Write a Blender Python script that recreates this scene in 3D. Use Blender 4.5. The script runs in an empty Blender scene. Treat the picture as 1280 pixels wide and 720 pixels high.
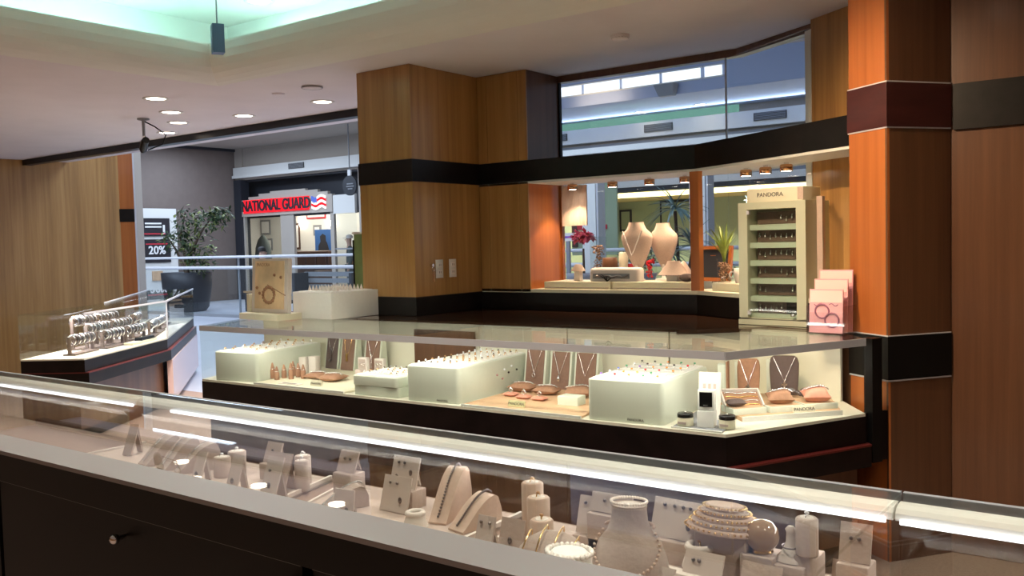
import bpy, math, random
from math import sin, cos, pi, radians
from mathutils import Vector, Matrix

random.seed(11)
scene = bpy.context.scene
COL = scene.collection

# ---------------------------------------------------------------- camera
cam_data = bpy.data.cameras.new('camera')
cam_data.lens = 32.262
cam_data.sensor_width = 36.0
cam_data.clip_start = 0.05
cam_data.clip_end = 200
cam = bpy.data.objects.new('camera', cam_data)
COL.objects.link(cam)
R = Vector((0.80244655, 0.59616753, -0.02576427))
U = Vector((-0.00838121, 0.05443209, 0.9984823))
F = Vector((-0.59666513, 0.80101275, -0.04867544))
M = Matrix((R, U, -F)).transposed().to_4x4()
M.translation = (0, 0, 1.45)
cam.matrix_world = M
scene.camera = cam

# ---------------------------------------------------------------- world, view
world = bpy.data.worlds.new('world')
scene.world = world
world.use_nodes = True
wb = world.node_tree.nodes['Background']
wb.inputs[0].default_value = (0.75, 0.85, 1.0, 1)
wb.inputs[1].default_value = 0.25
scene.view_settings.view_transform = 'Standard'
scene.view_settings.look = 'None'
scene.view_settings.gamma = 1.0
scene.view_settings.exposure = 1.15
scene.cycles.transparent_max_bounces = 32
scene.cycles.max_bounces = 8
scene.cycles.sample_clamp_indirect = 4.0

WARM = (1.0, 0.87, 0.74)
HALO = (1.0, 0.72, 0.46)
COOL = (0.66, 0.80, 1.0)
COVE = (0.50, 1.0, 0.92)
LED = (0.92, 0.93, 1.0)
E_DOWN = 60.0      # ceiling downlights of the shop
E_CASE = 1.15       # per metre of show case lamp
E_COVE = 15.0      # cove tubes
E_MALL = 230.0     # added area lamps that light the mall


def light(kind, name, loc, energy, color, target=None, **kw):
    ld = bpy.data.lights.new(name, kind)
    ld.energy = energy
    ld.color = color
    for k, v in kw.items():
        setattr(ld, k, v)
    o = bpy.data.objects.new(name, ld)
    COL.objects.link(o)
    o.location = loc
    if target is not None:
        d = Vector(target) - Vector(loc)
        o.rotation_euler = d.to_track_quat('-Z', 'Y').to_euler()
    return o


# big area lamps added in place of the mall concourse's daylight
for i, (x, y, z, sx, sy, e) in enumerate([(-18.5, 9.5, 4.30, 7, 3.0, 1.0), (-19.5, 14.5, 4.30, 5, 1.5, 0.45),
                                          (-9.0, 8.5, 5.1, 9, 3.0, .95)]):
    light('AREA', 'mall_light', (x, y, z), E_MALL * e, COOL, (x, y, 0), shape='RECTANGLE', size=sx, size_y=sy)
# unseen warm spot lighting the near shop column
light('SPOT', 'column_spot', (-1.75, 2.9, 2.58), 85, HALO, (-1.17, 4.25, 1.6), spot_size=radians(70), spot_blend=1.0, shadow_soft_size=0.04)


# ---------------------------------------------------------------- materials
def _nt(name):
    m = bpy.data.materials.new(name)
    m.use_nodes = True
    nt = m.node_tree
    return m, nt, nt.nodes['Principled BSDF']


def mat(name, col, rough=0.5, metal=0.0, spec=0.5, noise=0.0, scale=40.0, bump=0.0, coat=0.0):
    m, nt, b = _nt(name)
    b.inputs['Base Color'].default_value = (*col, 1)
    b.inputs['Roughness'].default_value = rough
    b.inputs['Metallic'].default_value = metal
    b.inputs['Specular IOR Level'].default_value = spec
    b.inputs['Coat Weight'].default_value = coat
    b.inputs['Coat Roughness'].default_value = 0.05
    if noise or bump:
        tc = nt.nodes.new('ShaderNodeTexCoord')
        n = nt.nodes.new('ShaderNodeTexNoise')
        n.inputs['Scale'].default_value = scale
        n.inputs['Detail'].default_value = 4
        nt.links.new(tc.outputs['Object'], n.inputs['Vector'])
        if noise:
            r = nt.nodes.new('ShaderNodeValToRGB')
            r.color_ramp.elements[0].position = 0.3
            r.color_ramp.elements[1].position = 0.7
            r.color_ramp.elements[0].color = (*[c * (1 - noise) for c in col], 1)
            r.color_ramp.elements[1].color = (*[min(1, c * (1 + noise)) for c in col], 1)
            nt.links.new(n.outputs['Fac'], r.inputs['Fac'])
            nt.links.new(r.outputs['Color'], b.inputs['Base Color'])
        if bump:
            bp = nt.nodes.new('ShaderNodeBump')
            bp.inputs['Strength'].default_value = bump
            bp.inputs['Distance'].default_value = 0.01
            nt.links.new(n.outputs['Fac'], bp.inputs['Height'])
            nt.links.new(bp.outputs['Normal'], b.inputs['Normal'])
    return m


def wood(name, dark, mid, lite, rough=0.32, sc=(26, 26, 0.9), coat=0.25):
    m, nt, b = _nt(name)
    tc = nt.nodes.new('ShaderNodeTexCoord')
    mp = nt.nodes.new('ShaderNodeMapping')
    mp.inputs['Scale'].default_value = sc
    n = nt.nodes.new('ShaderNodeTexNoise')
    n.inputs['Scale'].default_value = 1.0
    n.inputs['Detail'].default_value = 6
    n.inputs['Roughness'].default_value = 0.62
    mp2 = nt.nodes.new('ShaderNodeMapping')
    mp2.inputs['Scale'].default_value = (sc[0] * .22, sc[1] * .22, sc[2] * .15)
    n2 = nt.nodes.new('ShaderNodeTexNoise')
    n2.inputs['Scale'].default_value = 1.0
    n2.inputs['Detail'].default_value = 2
    mx = nt.nodes.new('ShaderNodeMix')
    mx.data_type = 'FLOAT'
    mx.inputs[0].default_value = 0.45
    r = nt.nodes.new('ShaderNodeValToRGB')
    r.color_ramp.elements[0].position = 0.30
    r.color_ramp.elements[0].color = (*dark, 1)
    r.color_ramp.elements[1].position = 0.72
    r.color_ramp.elements[1].color = (*lite, 1)
    e = r.color_ramp.elements.new(0.5)
    e.color = (*mid, 1)
    L = nt.links.new
    L(tc.outputs['Object'], mp.inputs['Vector'])
    L(tc.outputs['Object'], mp2.inputs['Vector'])
    L(mp.outputs['Vector'], n.inputs['Vector'])
    L(mp2.outputs['Vector'], n2.inputs['Vector'])
    L(n.outputs['Fac'], mx.inputs[2])
    L(n2.outputs['Fac'], mx.inputs[3])
    L(mx.outputs[0], r.inputs['Fac'])
    L(r.outputs['Color'], b.inputs['Base Color'])
    b.inputs['Roughness'].default_value = rough
    b.inputs['Coat Weight'].default_value = coat
    b.inputs['Coat Roughness'].default_value = 0.12
    return m


def glass(name, tint=(0.97, 0.985, 0.975), base=0.035, gain=0.62):
    m = bpy.data.materials.new(name)
    m.use_nodes = True
    nt = m.node_tree
    nt.nodes.clear()
    out = nt.nodes.new('ShaderNodeOutputMaterial')
    tr = nt.nodes.new('ShaderNodeBsdfTransparent')
    tr.inputs[0].default_value = (*tint, 1)
    gl = nt.nodes.new('ShaderNodeBsdfGlossy')
    gl.inputs['Roughness'].default_value = 0.0
    lw = nt.nodes.new('ShaderNodeLayerWeight')
    lw.inputs['Blend'].default_value = 0.5
    p = nt.nodes.new('ShaderNodeMath')
    p.operation = 'POWER'
    p.inputs[1].default_value = 5.0
    ma = nt.nodes.new('ShaderNodeMath')
    ma.operation = 'MULTIPLY_ADD'
    ma.inputs[1].default_value = gain
    ma.inputs[2].default_value = base
    mix = nt.nodes.new('ShaderNodeMixShader')
    L = nt.links.new
    L(lw.outputs['Facing'], p.inputs[0])
    L(p.outputs[0], ma.inputs[0])
    L(ma.outputs[0], mix.inputs[0])
    L(tr.outputs[0], mix.inputs[1])
    L(gl.outputs[0], mix.inputs[2])
    L(mix.outputs[0], out.inputs[0])
    return m


def emit(name, col, s):
    m = bpy.data.materials.new(name)
    m.use_nodes = True
    nt = m.node_tree
    nt.nodes.clear()
    out = nt.nodes.new('ShaderNodeOutputMaterial')
    e = nt.nodes.new('ShaderNodeEmission')
    e.inputs[0].default_value = (*col, 1)
    e.inputs[1].default_value = s
    nt.links.new(e.outputs[0], out.inputs[0])
    return m


W = {}
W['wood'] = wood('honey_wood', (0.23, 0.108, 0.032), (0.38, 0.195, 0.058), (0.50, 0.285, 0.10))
W['wood_red'] = wood('red_warm_lit_wood', (0.34, 0.095, 0.022), (0.44, 0.135, 0.032), (0.52, 0.175, 0.045))  # honey wood with warm lamplight put into its colour; also red frames
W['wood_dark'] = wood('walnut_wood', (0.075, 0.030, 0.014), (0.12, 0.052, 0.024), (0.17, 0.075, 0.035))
W['mahog'] = mat('dark_mahogany', (0.0075, 0.0042, 0.004), 0.33, noise=0.5, scale=9, spec=0.25)
W['mahog_red'] = mat('red_mahogany_edge', (0.11, 0.016, 0.013), 0.3)
W['band'] = mat('ebony_band', (0.007, 0.0055, 0.005), 0.36, noise=0.4, scale=14, spec=0.3)
W['ceil'] = mat('ceiling_paint', (0.71, 0.67, 0.70), 0.9, noise=0.03, scale=3)
W['ceil_cove'] = mat('cove_paint', (0.74, 0.74, 0.70), 0.85)
W['ledge'] = mat('polished_ledge', (0.055, 0.024, 0.013), 0.09, noise=0.3, scale=20, coat=0.5)
W['glass'] = glass('case_glass')
W['pane'] = glass('window_glass', (0.93, 0.96, 0.97), 0.03, 0.5)
W['green_edge'] = mat('glass_edge', (0.25, 0.42, 0.36), 0.1)
W['metal'] = mat('brushed_aluminium', (0.60, 0.60, 0.63), 0.38, 0.1)
W['metal_lt'] = mat('satin_rail', (0.25, 0.235, 0.24), 0.42, 0.3)
W['chrome'] = mat('polished_steel', (0.75, 0.75, 0.77), 0.15, 1.0)
W['brass'] = mat('copper_knob', (0.62, 0.34, 0.18), 0.25, 1.0)
W['silver'] = mat('sterling_silver', (0.86, 0.85, 0.87), 0.18, 1.0)
W['gold'] = mat('yellow_gold', (0.90, 0.62, 0.28), 0.2, 1.0)
W['oxid'] = mat('dark_silver', (0.20, 0.18, 0.19), 0.3, 1.0)
W['cream'] = mat('cream_laminate', (0.73, 0.69, 0.52), 0.55)
W['cream_in'] = mat('case_interior', (0.72, 0.70, 0.58), 0.6)
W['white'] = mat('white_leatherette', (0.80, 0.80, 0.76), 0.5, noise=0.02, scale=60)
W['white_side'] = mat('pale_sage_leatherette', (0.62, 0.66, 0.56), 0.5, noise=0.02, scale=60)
W['card'] = mat('white_card', (0.72, 0.66, 0.61), 0.6)
W['linen'] = mat('linen_display', (0.48, 0.39, 0.345), 0.75, noise=0.05, scale=120, bump=0.15)
W['linen_pk'] = mat('blush_linen', (0.58, 0.44, 0.36), 0.7, noise=0.05, scale=120)
W['linen_lt'] = mat('pale_leatherette', (0.58, 0.505, 0.46), 0.6)
W['taupe'] = mat('taupe_suede', (0.23, 0.135, 0.10), 0.85, noise=0.08, scale=90)
W['taupe_dk'] = mat('dark_suede', (0.12, 0.085, 0.08), 0.85, noise=0.08, scale=90)
W['tan'] = mat('tan_cushion', (0.36, 0.19, 0.115), 0.8, noise=0.10, scale=70)
W['coral'] = mat('coral_cushion', (0.62, 0.27, 0.19), 0.75, noise=0.06, scale=70)
W['peach'] = mat('peach_wood_mat', (0.62, 0.40, 0.24), 0.6, noise=0.10, scale=12)
W['sage'] = mat('sage_cabinet', (0.52, 0.53, 0.39), 0.5)
W['sage_in'] = mat('sage_shelf', (0.44, 0.52, 0.40), 0.5)
W['velvet'] = mat('brown_velvet', (0.15, 0.105, 0.085), 0.9, noise=0.1, scale=60)
W['black'] = mat('matt_black', (0.0045, 0.0042, 0.004), 0.45, spec=0.2)
W['black_gl'] = mat('gloss_black', (0.012, 0.010, 0.010), 0.2)
W['lit_edge'] = mat('lit_door_edge', (0.16, 0.15, 0.13), 0.5)  # black door edge, the light on it painted in as grey
W['text_dk'] = mat('grey_print', (0.10, 0.09, 0.08), 0.6)
W['text_w'] = mat('white_print', (0.80, 0.80, 0.80), 0.6)
W['pearl'] = mat('pearl', (0.86, 0.80, 0.74), 0.22, spec=0.7)
W['pink'] = mat('pink_leaflet', (0.80, 0.42, 0.44), 0.5, noise=0.05, scale=15)
W['pink_lt'] = mat('pale_pink_print', (0.86, 0.66, 0.60), 0.5)
W['plum'] = mat('plum_print', (0.35, 0.13, 0.20), 0.5)
W['acryl'] = glass('clear_acrylic', (0.95, 0.95, 0.96), 0.06, 0.7)
W['plate'] = mat('outlet_plastic', (0.62, 0.60, 0.56), 0.4)
W['carpet'] = mat('brown_carpet', (0.30, 0.215, 0.17), 0.95, noise=0.15, scale=90)
W['laminate'] = mat('pink_reflection_laminate', (0.74, 0.56, 0.55), 0.25, coat=0.3)  # off-white laminate with a pink reflection put into its colour
W['blue_box'] = mat('blue_grey_plastic', (0.085, 0.14, 0.25), 0.5)
W['mall_floor'] = mat('mall_tile', (0.42, 0.44, 0.50), 0.35, noise=0.05, scale=2)
W['mall_wall'] = mat('mall_taupe_wall', (0.18, 0.142, 0.125), 0.8, noise=0.04, scale=6)
W['mall_white'] = mat('mall_white_paint', (0.70, 0.69, 0.66), 0.8)
W['mall_beige'] = mat('mall_beige_paint', (0.42, 0.37, 0.32), 0.8)
W['mall_grey'] = mat('mall_grey_metal', (0.24, 0.25, 0.27), 0.6)
W['mall_dark'] = mat('mall_dark_panel', (0.022, 0.024, 0.032), 0.5)
W['vent'] = mat('vent_dark', (0.07, 0.065, 0.06), 0.7)
W['green_wall'] = mat('sage_green_wall', (0.34, 0.40, 0.26), 0.8)
W['yellow_paint'] = mat('ochre_paint', (0.50, 0.42, 0.20), 0.8)
W['red'] = mat('red_fabric', (0.55, 0.03, 0.05), 0.6)
W['mall_blue'] = mat('mall_daylight_blue', (0.40, 0.46, 0.62), 0.8)  # mall paint with bluish daylight put into its colour
W['g_pink'] = mat('gem_pink', (0.72, 0.42, 0.42), 0.2)
W['leaf'] = mat('dark_leaf', (0.045, 0.085, 0.030), 0.5, noise=0.4, scale=8)
W['leaf_y'] = mat('olive_leaf', (0.16, 0.19, 0.05), 0.5, noise=0.3, scale=8)
W['leaf_b'] = mat('blue_green_leaf', (0.13, 0.21, 0.20), 0.45, noise=0.3, scale=12)
W['leaf_g'] = mat('bright_grass_leaf', (0.26, 0.33, 0.06), 0.5, noise=0.3, scale=20)
W['bark'] = mat('bark', (0.09, 0.06, 0.04), 0.9, noise=0.3, scale=30)
W['pebble'] = mat('pebbles', (0.34, 0.19, 0.11), 0.7, noise=0.7, scale=55)
W['skin'] = mat('skin', (0.52, 0.32, 0.24), 0.6)
W['hair'] = mat('dark_hair', (0.015, 0.012, 0.012), 0.6)
W['cloth'] = mat('grey_green_clothing', (0.10, 0.115, 0.11), 0.85)
W['cloth2'] = mat('dark_clothing', (0.03, 0.03, 0.04), 0.85)
W['navy'] = mat('poster_blue', (0.05, 0.15, 0.42), 0.5)
W['poster_dk'] = mat('poster_black', (0.022, 0.020, 0.026), 0.4)
W['sofa'] = mat('brown_leather', (0.075, 0.035, 0.025), 0.5)
W['parch'] = mat('sepia_print', (0.78, 0.58, 0.35), 0.5, noise=0.25, scale=5)
W['sepia'] = mat('sepia_ink', (0.33, 0.17, 0.09), 0.6)
W['floor_dk'] = mat('walnut_floor_band', (0.10, 0.05, 0.03), 0.4)
W['tray_gap'] = mat('case_deck_felt', (0.26, 0.18, 0.145), 0.9)
W['banner'] = mat('green_banner', (0.17, 0.24, 0.085), 0.5, noise=0.2, scale=9)
W['e_led'] = emit('led_tube_glow', LED, 2.0)
W['e_down'] = emit('downlight_glow', (1.0, 0.86, 0.70), 8.0)
W['e_halo'] = emit('halogen_glow', (1.0, 0.84, 0.66), 16.0)
W['e_cove'] = emit('cove_tube_glow', COVE, E_COVE)
W['e_red'] = emit('red_sign_glow', (1.0, 0.02, 0.035), 0.6)
W['e_white'] = emit('white_sign_glow', (0.9, 0.93, 1.0), .8)
W['e_blue'] = emit('blue_sign_glow', (0.12, 0.2, 0.75), .5)
W['e_sky'] = emit('clerestory_glow', (0.84, 0.9, 1.0), .8)
W['e_green'] = emit('green_cove_glow', (0.35, 0.75, 0.62), .22)
for k, c in dict(g_red=(0.75, 0.03, 0.04), g_blue=(0.10, 0.16, 0.50), g_green=(0.08, 0.35, 0.18), g_amber=(0.85, 0.30, 0.06),
                 g_violet=(0.25, 0.12, 0.45), g_dark=(0.06, 0.04, 0.04), g_clear=(0.85, 0.85, 0.9), g_tan=(0.50, 0.28, 0.14)).items():
    W[k] = mat('gem' + k[1:], c, 0.15)


# ---------------------------------------------------------------- mesh builder
class MB:
    def __init__(s):
        s.v = []
        s.f = []
        s.sm = []

    def add(s, vs, fs, smooth=False):
        o = len(s.v)
        s.v += [tuple(p) for p in vs]
        for f in fs:
            s.f.append(tuple(i + o for i in f))
            s.sm.append(smooth)
        return s

    def box(s, x0, x1, y0, y1, z0, z1, rot=None, org=(0, 0, 0)):
        vs = [(x, y, z) for z in (z0, z1) for y in (y0, y1) for x in (x0, x1)]
        if rot is not None:
            o = Vector(org)
            vs = [tuple(rot @ (Vector(p) - o) + o) for p in vs]
        return s.add(vs, [(0, 2, 3, 1), (4, 5, 7, 6), (0, 1, 5, 4), (2, 6, 7, 3), (0, 4, 6, 2), (1, 3, 7, 5)])

    def prism(s, poly, z0, z1):
        n = len(poly)
        a = sum(poly[i][0] * poly[(i + 1) % n][1] - poly[(i + 1) % n][0] * poly[i][1] for i in range(n))
        if a < 0:
            poly = poly[::-1]
        vs = [(x, y, z0) for x, y in poly] + [(x, y, z1) for x, y in poly]
        fs = [tuple(range(n))[::-1], tuple(range(n, 2 * n))] + [(i, (i + 1) % n, n + (i + 1) % n, n + i) for i in range(n)]
        return s.add(vs, fs)

    def slab(s, a, b, t, z0, z1, side=1):
        """upright plate from plan point a to b, thickness t to one side"""
        a, b = Vector(a), Vector(b)
        d = (b - a).normalized()
        n = Vector((-d.y, d.x)) * t * side
        return s.prism([tuple(a), tuple(b), tuple(b + n), tuple(a + n)], z0, z1)

    def rbox(s, x0, x1, y0, y1, z0, z1, r=0.02, c=0.006, seg=5):
        """box with round upright corners and a soft top edge"""
        def ring(i, z):
            out = []
            for cx, cy, a0 in ((x1 - r, y1 - r, 0), (x0 + r, y1 - r, 90), (x0 + r, y0 + r, 180), (x1 - r, y0 + r, 270)):
                for k in range(seg + 1):
                    a = radians(a0 + 90 * k / seg)
                    out.append((cx + (r - i) * cos(a), cy + (r - i) * sin(a), z))
            return out
        rings = [ring(0, z0), ring(0, z1 - c), ring(c * .3, z1 - c * .3), ring(c, z1)]
        return s.loft(rings, True, True)

    def loft(s, rings, cap0=True, cap1=True, smooth=True, closed=True):
        n = len(rings[0])
        vs = [p for r in rings for p in r]
        fs = []
        for j in range(len(rings) - 1):
            for i in range(n if closed else n - 1):
                a, b = j * n + i, j * n + (i + 1) % n
                fs.append((a, b, b + n, a + n))
        s.add(vs, fs, smooth)
        if cap0:
            s.add(rings[0], [tuple(range(n))[::-1]])
        if cap1:
            s.add(rings[-1], [tuple(range(n))])
        return s

    def lathe(s, prof, c=(0, 0, 0), seg=20, sx=1.0, sy=1.0, cap0=True, cap1=True, smooth=True):
        rings = [[(c[0] + r * sx * cos(2 * pi * k / seg), c[1] + r * sy * sin(2 * pi * k / seg), c[2] + z) for k in range(seg)] for r, z in prof]
        return s.loft(rings, cap0, cap1, smooth)

    def tube(s, pts, r, seg=6, closed=False, caps=True):
        pts = [Vector(p) for p in pts]
        n = len(pts)
        rings = []
        prev = None
        for i, p in enumerate(pts):
            if closed:
                t = pts[(i + 1) % n] - pts[i - 1]
            else:
                t = pts[min(i + 1, n - 1)] - pts[max(i - 1, 0)]
            t = t.normalized()
            if prev is None:
                up = Vector((0, 0, 1)) if abs(t.z) < 0.9 else Vector((1, 0, 0))
                a = t.cross(up).normalized()
            else:
                a = (prev - t * prev.dot(t))
                a = a.normalized() if a.length > 1e-6 else t.orthogonal().normalized()
            prev = a
            b = t.cross(a)
            rr = r[i] if isinstance(r, (list, tuple)) else r
            rings.append([tuple(p + (a * cos(2 * pi * k / seg) + b * sin(2 * pi * k / seg)) * rr) for k in range(seg)])
        if closed:
            rings.append(rings[0])
            return s.loft(rings, False, False)
        return s.loft(rings, caps, caps)

    def torus(s, c, R_, r, axis='z', seg=16, seg2=6):
        pts = []
        for k in range(seg):
            a = 2 * pi * k / seg
            u, v = R_ * cos(a), R_ * sin(a)
            pts.append(dict(z=(c[0] + u, c[1] + v, c[2]), y=(c[0] + u, c[1], c[2] + v), x=(c[0], c[1] + u, c[2] + v))[axis])
        return s.tube(pts, r, seg2, closed=True)

    def ball(s, c, r, seg=8, rings=5, sz=1.0):
        prof = [(max(1e-4, r * sin(pi * j / rings)), -r * sz * cos(pi * j / rings)) for j in range(rings + 1)]
        return s.lathe(prof, c, seg, cap0=False, cap1=False)

    def beads(s, pts, r, seg=6, rings=4):
        for p in pts:
            s.ball(p, r, seg, rings)
        return s

    def pillow(s, w, d, h, z0=0.0, n=8):
        """stuffed cushion, w x d, thickness h, bottom at z0"""
        for sg in (1, -1):
            vs, fs = [], []
            for j in range(n + 1):
                for i in range(n + 1):
                    u, v = 2 * i / n - 1, 2 * j / n - 1
                    e = max(0.0, (1 - u * u) * (1 - v * v)) ** 0.38
                    k = 1 - 0.10 * ((1 - u * u) * abs(v) ** 3 + 0) - 0.0
                    k2 = 1 - 0.10 * (1 - v * v) * abs(u) ** 3
                    vs.append((u * w / 2 * k2, v * d / 2 * k, z0 + h / 2 + sg * h / 2 * e))
            for j in range(n):
                for i in range(n):
                    a = j * (n + 1) + i
                    q = (a, a + 1, a + n + 2, a + n + 1)
                    fs.append(q if sg > 0 else q[::-1])
            s.add(vs, fs, True)
        return s

    def build(s, name, m, parent=None, loc=(0, 0, 0), rz=0.0):
        me = bpy.data.meshes.new(name)
        me.from_pydata(s.v, [], s.f)
        me.polygons.foreach_set('use_smooth', s.sm)
        me.materials.append(W[m] if isinstance(m, str) else m)
        me.update()
        o = bpy.data.objects.new(name, me)
        COL.objects.link(o)
        o.location = loc
        o.rotation_euler = (0, 0, rz)
        if parent is not None:
            o.parent = parent
        return o


def tag(o, label, cat, group=None, kind=None):
    o['label'] = label
    o['category'] = cat
    if group:
        o['group'] = group
    if kind:
        o['kind'] = kind
    return o


def T(name, label, cat, loc=(0, 0, 0), rz=0.0, group=None):
    o = bpy.data.objects.new(name, None)
    o.empty_display_size = 0.05
    COL.objects.link(o)
    o.location = loc
    o.rotation_euler = (0, 0, rz)
    return tag(o, label, cat, group)


def S(name, mb, m, parent=None):
    o = mb.build(name, m, parent)
    if parent is None:
        o['kind'] = 'structure'
    return o


KIDS = {}


def dup(root, loc, rz=None, label=None, group=None):
    c = root.copy()
    COL.objects.link(c)
    c.location = loc
    if rz is not None:
        c.rotation_euler = (0, 0, rz)
    if label:
        c['label'] = label
    if group:
        c['group'] = group
    for ch in [o for o in root.children]:
        d = ch.copy()
        COL.objects.link(d)
        d.parent = c
        for g in [o for o in ch.children]:
            e = g.copy()
            COL.objects.link(e)
            e.parent = d
    return c


def text(body, size, m, parent, loc, rot, name='lettering', ext=0.001, align='CENTER', sx=1.0, bold=0.0):
    cu = bpy.data.curves.new(name, 'FONT')
    cu.body = body
    cu.size = size
    cu.extrude = ext
    cu.align_x = align
    cu.align_y = 'CENTER'
    cu.offset = bold
    cu.materials.append(W[m])
    o = bpy.data.objects.new(name, cu)
    COL.objects.link(o)
    o.location = loc
    o.rotation_euler = rot
    o.scale = (sx, 1, 1)
    if parent is not None:
        o.parent = parent
    TEXTS.append(o)
    return o


TEXTS = []
UP = (pi / 2, 0, 0)     # text standing upright facing -Y


def lerp2(a, b, t):
    return (a[0] + (b[0] - a[0]) * t, a[1] + (b[1] - a[1]) * t)

# ================================================================ SHOP SHELL
CZ = 2.6
S('floor', MB().box(-11.6, 4.0, -3.5, 5.6, -0.1, 0.0), 'carpet')
# ceiling round the raised cove
cx0, cx1, cy0, cy1 = -5.48, 3.2, -0.2, 3.99
c = MB()
c.box(-11.6, 4.0, cy1, 5.46, CZ, CZ + .1)
c.box(-11.6, 4.0, -3.5, cy0, CZ, CZ + .1)
c.box(-11.6, cx0, cy0, cy1, CZ, CZ + .1)
c.box(cx1, 4.0, cy0, cy1, CZ, CZ + .1)
S('ceiling', c, 'ceil')
# cove: curved fascia, ledge, upper wall and upper ceiling
prof = [(0.0, CZ - .002)] + [(0.25 * sin(a), CZ + 0.20 * (1 - cos(a))) for a in [pi / 2 * k / 7 for k in range(1, 8)]] + [(0.25, CZ + .215), (0.22, CZ + .215), (0.22, CZ + .12), (-0.35, CZ + .12), (-0.35, CZ + .52)]
def cring(d, z):
    return [(cx0 + d, cy0 + d, z), (cx1 - d, cy0 + d, z), (cx1 - d, cy1 - d, z), (cx0 + d, cy1 - d, z)]
S('trim_1', MB().loft([cring(d, z) for d, z in prof], False, False, smooth=False), 'ceil_cove')
S('ceiling', MB().box(cx0 - .4, cx1 + .4, cy0 - .4, cy1 + .4, CZ + .52, CZ + .6), 'ceil_cove')
# cove tubes lying in the trough
tube_mb = MB().tube([(0, 0, 0), (1.15, 0, 0)], 0.016, 8)
tube0 = None
def cove_tube(x, y, rz):
    global tube0
    if tube0 is None:
        tube0 = T('cove_lamp', 'white fluorescent tube hidden in the ceiling cove trough', 'lamp', (x, y, CZ + .16), rz, 'tubes in the ceiling cove')
        tube_mb.build('tube', 'e_cove', tube0)
        MB().box(0, 1.15, -.02, .02, -.04, -.017).build('batten', 'mall_white', tube0)
    else:
        dup(tube0, (x, y, CZ + .16), rz)
for k in range(7):
    cove_tube(cx0 + .20 + k * 1.22, cy1 + .06, 0)
for k in range(3):
    cove_tube(cx0 - .06, cy0 + .25 + k * 1.22, pi / 2)

S('wall_left', MB().box(-11.75, -11.3, -3.5, 6.7, 0, 3.0), 'wood')
S('wall_back', MB().box(-11.6, 4.0, -3.6, -3.5, 0, CZ), 'wood')
S('wall_right', MB().box(4.0, 4.1, -3.5, 5.4, 0, CZ), 'wood')
# shop front pilaster at the far side of the entrance
S('wall_entrance', MB().prism([(-11.30, 6.62), (-11.21, 6.77), (-11.45, 6.85), (-11.5, 6.7)], 0, 2.92), 'wood_red')
S('trim_2', MB().prism([(-11.20, 6.79), (-11.21, 6.895), (-11.5, 7.05), (-11.45, 6.88)], 0, 2.95), 'mall_beige')
S('trim_3', MB().prism([(-11.21, 6.77), (-11.20, 6.79), (-11.45, 6.88), (-11.45, 6.85)], 0, 2.92), 'metal')
S('trim_4', MB().prism([(-11.30, 6.61), (-11.206, 6.768), (-11.45, 6.86), (-11.5, 6.69)], 1.86, 2.03), 'band')
# entrance header and shutter track
S('trim_5', MB().box(-11.3, -4.46, 5.40, 5.50, 2.535, 2.598), 'band')
S('trim_6', MB().box(-11.3, -4.46, 5.50, 5.95, 2.60, 2.75), 'ceil')

# ---- pier, panelled wall and window wall
PX0, PX1, PY = -4.46, -3.987, 4.325
def seg_panel(name, x0, x1, y0, y1, z0, z1, m='wood'):
    return S(name, MB().box(x0, x1, y0, y1, z0, z1), m)
pier = S('wall_pier', MB().box(PX0 + .01, PX1 - .01, PY + .01, 5.46, 0, CZ), 'wood_dark')
for z0, z1 in ((1.122, 1.858), (2.002, CZ - .003)):
    MB().box(PX0, PX1, PY, PY + .012, z0, z1).build('panel', 'wood', pier)
    MB().box(PX1 - .012, PX1, PY + .012, 5.0, z0, z1).build('panel', 'wood', pier)
    MB().box(PX0, PX0 + .012, PY + .012, 5.44, z0, z1).build('panel', 'wood', pier)
for z0, z1, nm in ((1.0, 1.12, 'plinth_board'), (1.86, 2.0, 'band_board')):
    MB().box(PX0 - .006, PX1 + .006, PY - .006, 5.0, z0, z1).build(nm, 'band', pier)
for z in (1.121, 1.859, 2.001):
    MB().box(PX0 - .003, PX1 + .003, PY - .003, 5.0, z - .002, z + .002).build('bead', 'wood_dark', pier)

WY = 5.0
w2 = S('wall_panelled', MB().box(PX1, -3.575, WY + .012, 5.42, 0, CZ), 'wood_dark')
for z0, z1 in ((1.122, 1.858), (2.002, CZ - .003)):
    for x0, x1 in ((-3.985, -3.905), (-3.901, -3.643), (-3.639, -3.57)):
        MB().box(x0, x1, WY, WY + .012, z0, z1).build('panel', 'wood', w2)
    MB().box(-3.582, -3.57, WY + .012, 5.40, z0, z1).build('side_panel', 'wood_red' if z0 < 1.5 else 'wood_dark', w2)  # warm lamplight on the lower jamb is put into its wood colour

# band, plinth and soffit of the display window
B0, B1, B2 = (-3.987, WY), (-2.36, WY), (-1.262, 4.34)
def strip(name, off0, off1, z0, z1, m, parent=None):
    """a board that follows the window wall; off = distance behind its face"""
    n2 = Vector((B2[1] - B1[1], -(B2[0] - B1[0]))).normalized() * -1   # pointing out of the shop
    def corner(o):
        # bend point offset along the bisector
        k = o * math.tan(0.5 * math.acos(max(-1, min(1, n2.y))))
        return (B1[0] + k, B1[1] + o)
    pts = []
    for o in (off0, off1):
        pts.append([(B0[0], B0[1] + o), corner(o), (B2[0] + n2.x * o, B2[1] + n2.y * o)])
    poly = pts[0] + pts[1][::-1]
    return S(name, MB().prism(poly, z0, z1), m, parent)
strip('trim_7', -.004, .14, 1.86, 2.0, 'band')
strip('trim_8', -.004, .05, 1.0, 1.118, 'band')
strip('trim_9', .0, .42, 1.845, 1.859, 'mall_white')
strip('wall_under_window', .004, .42, 0.0, 1.115, 'wood_dark')
strip('trim_10', .14, .42, 1.86, 2.0, 'wood_dark')
strip('window_deck_trim', .0, .40, 1.116, 1.14, 'cream')
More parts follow.
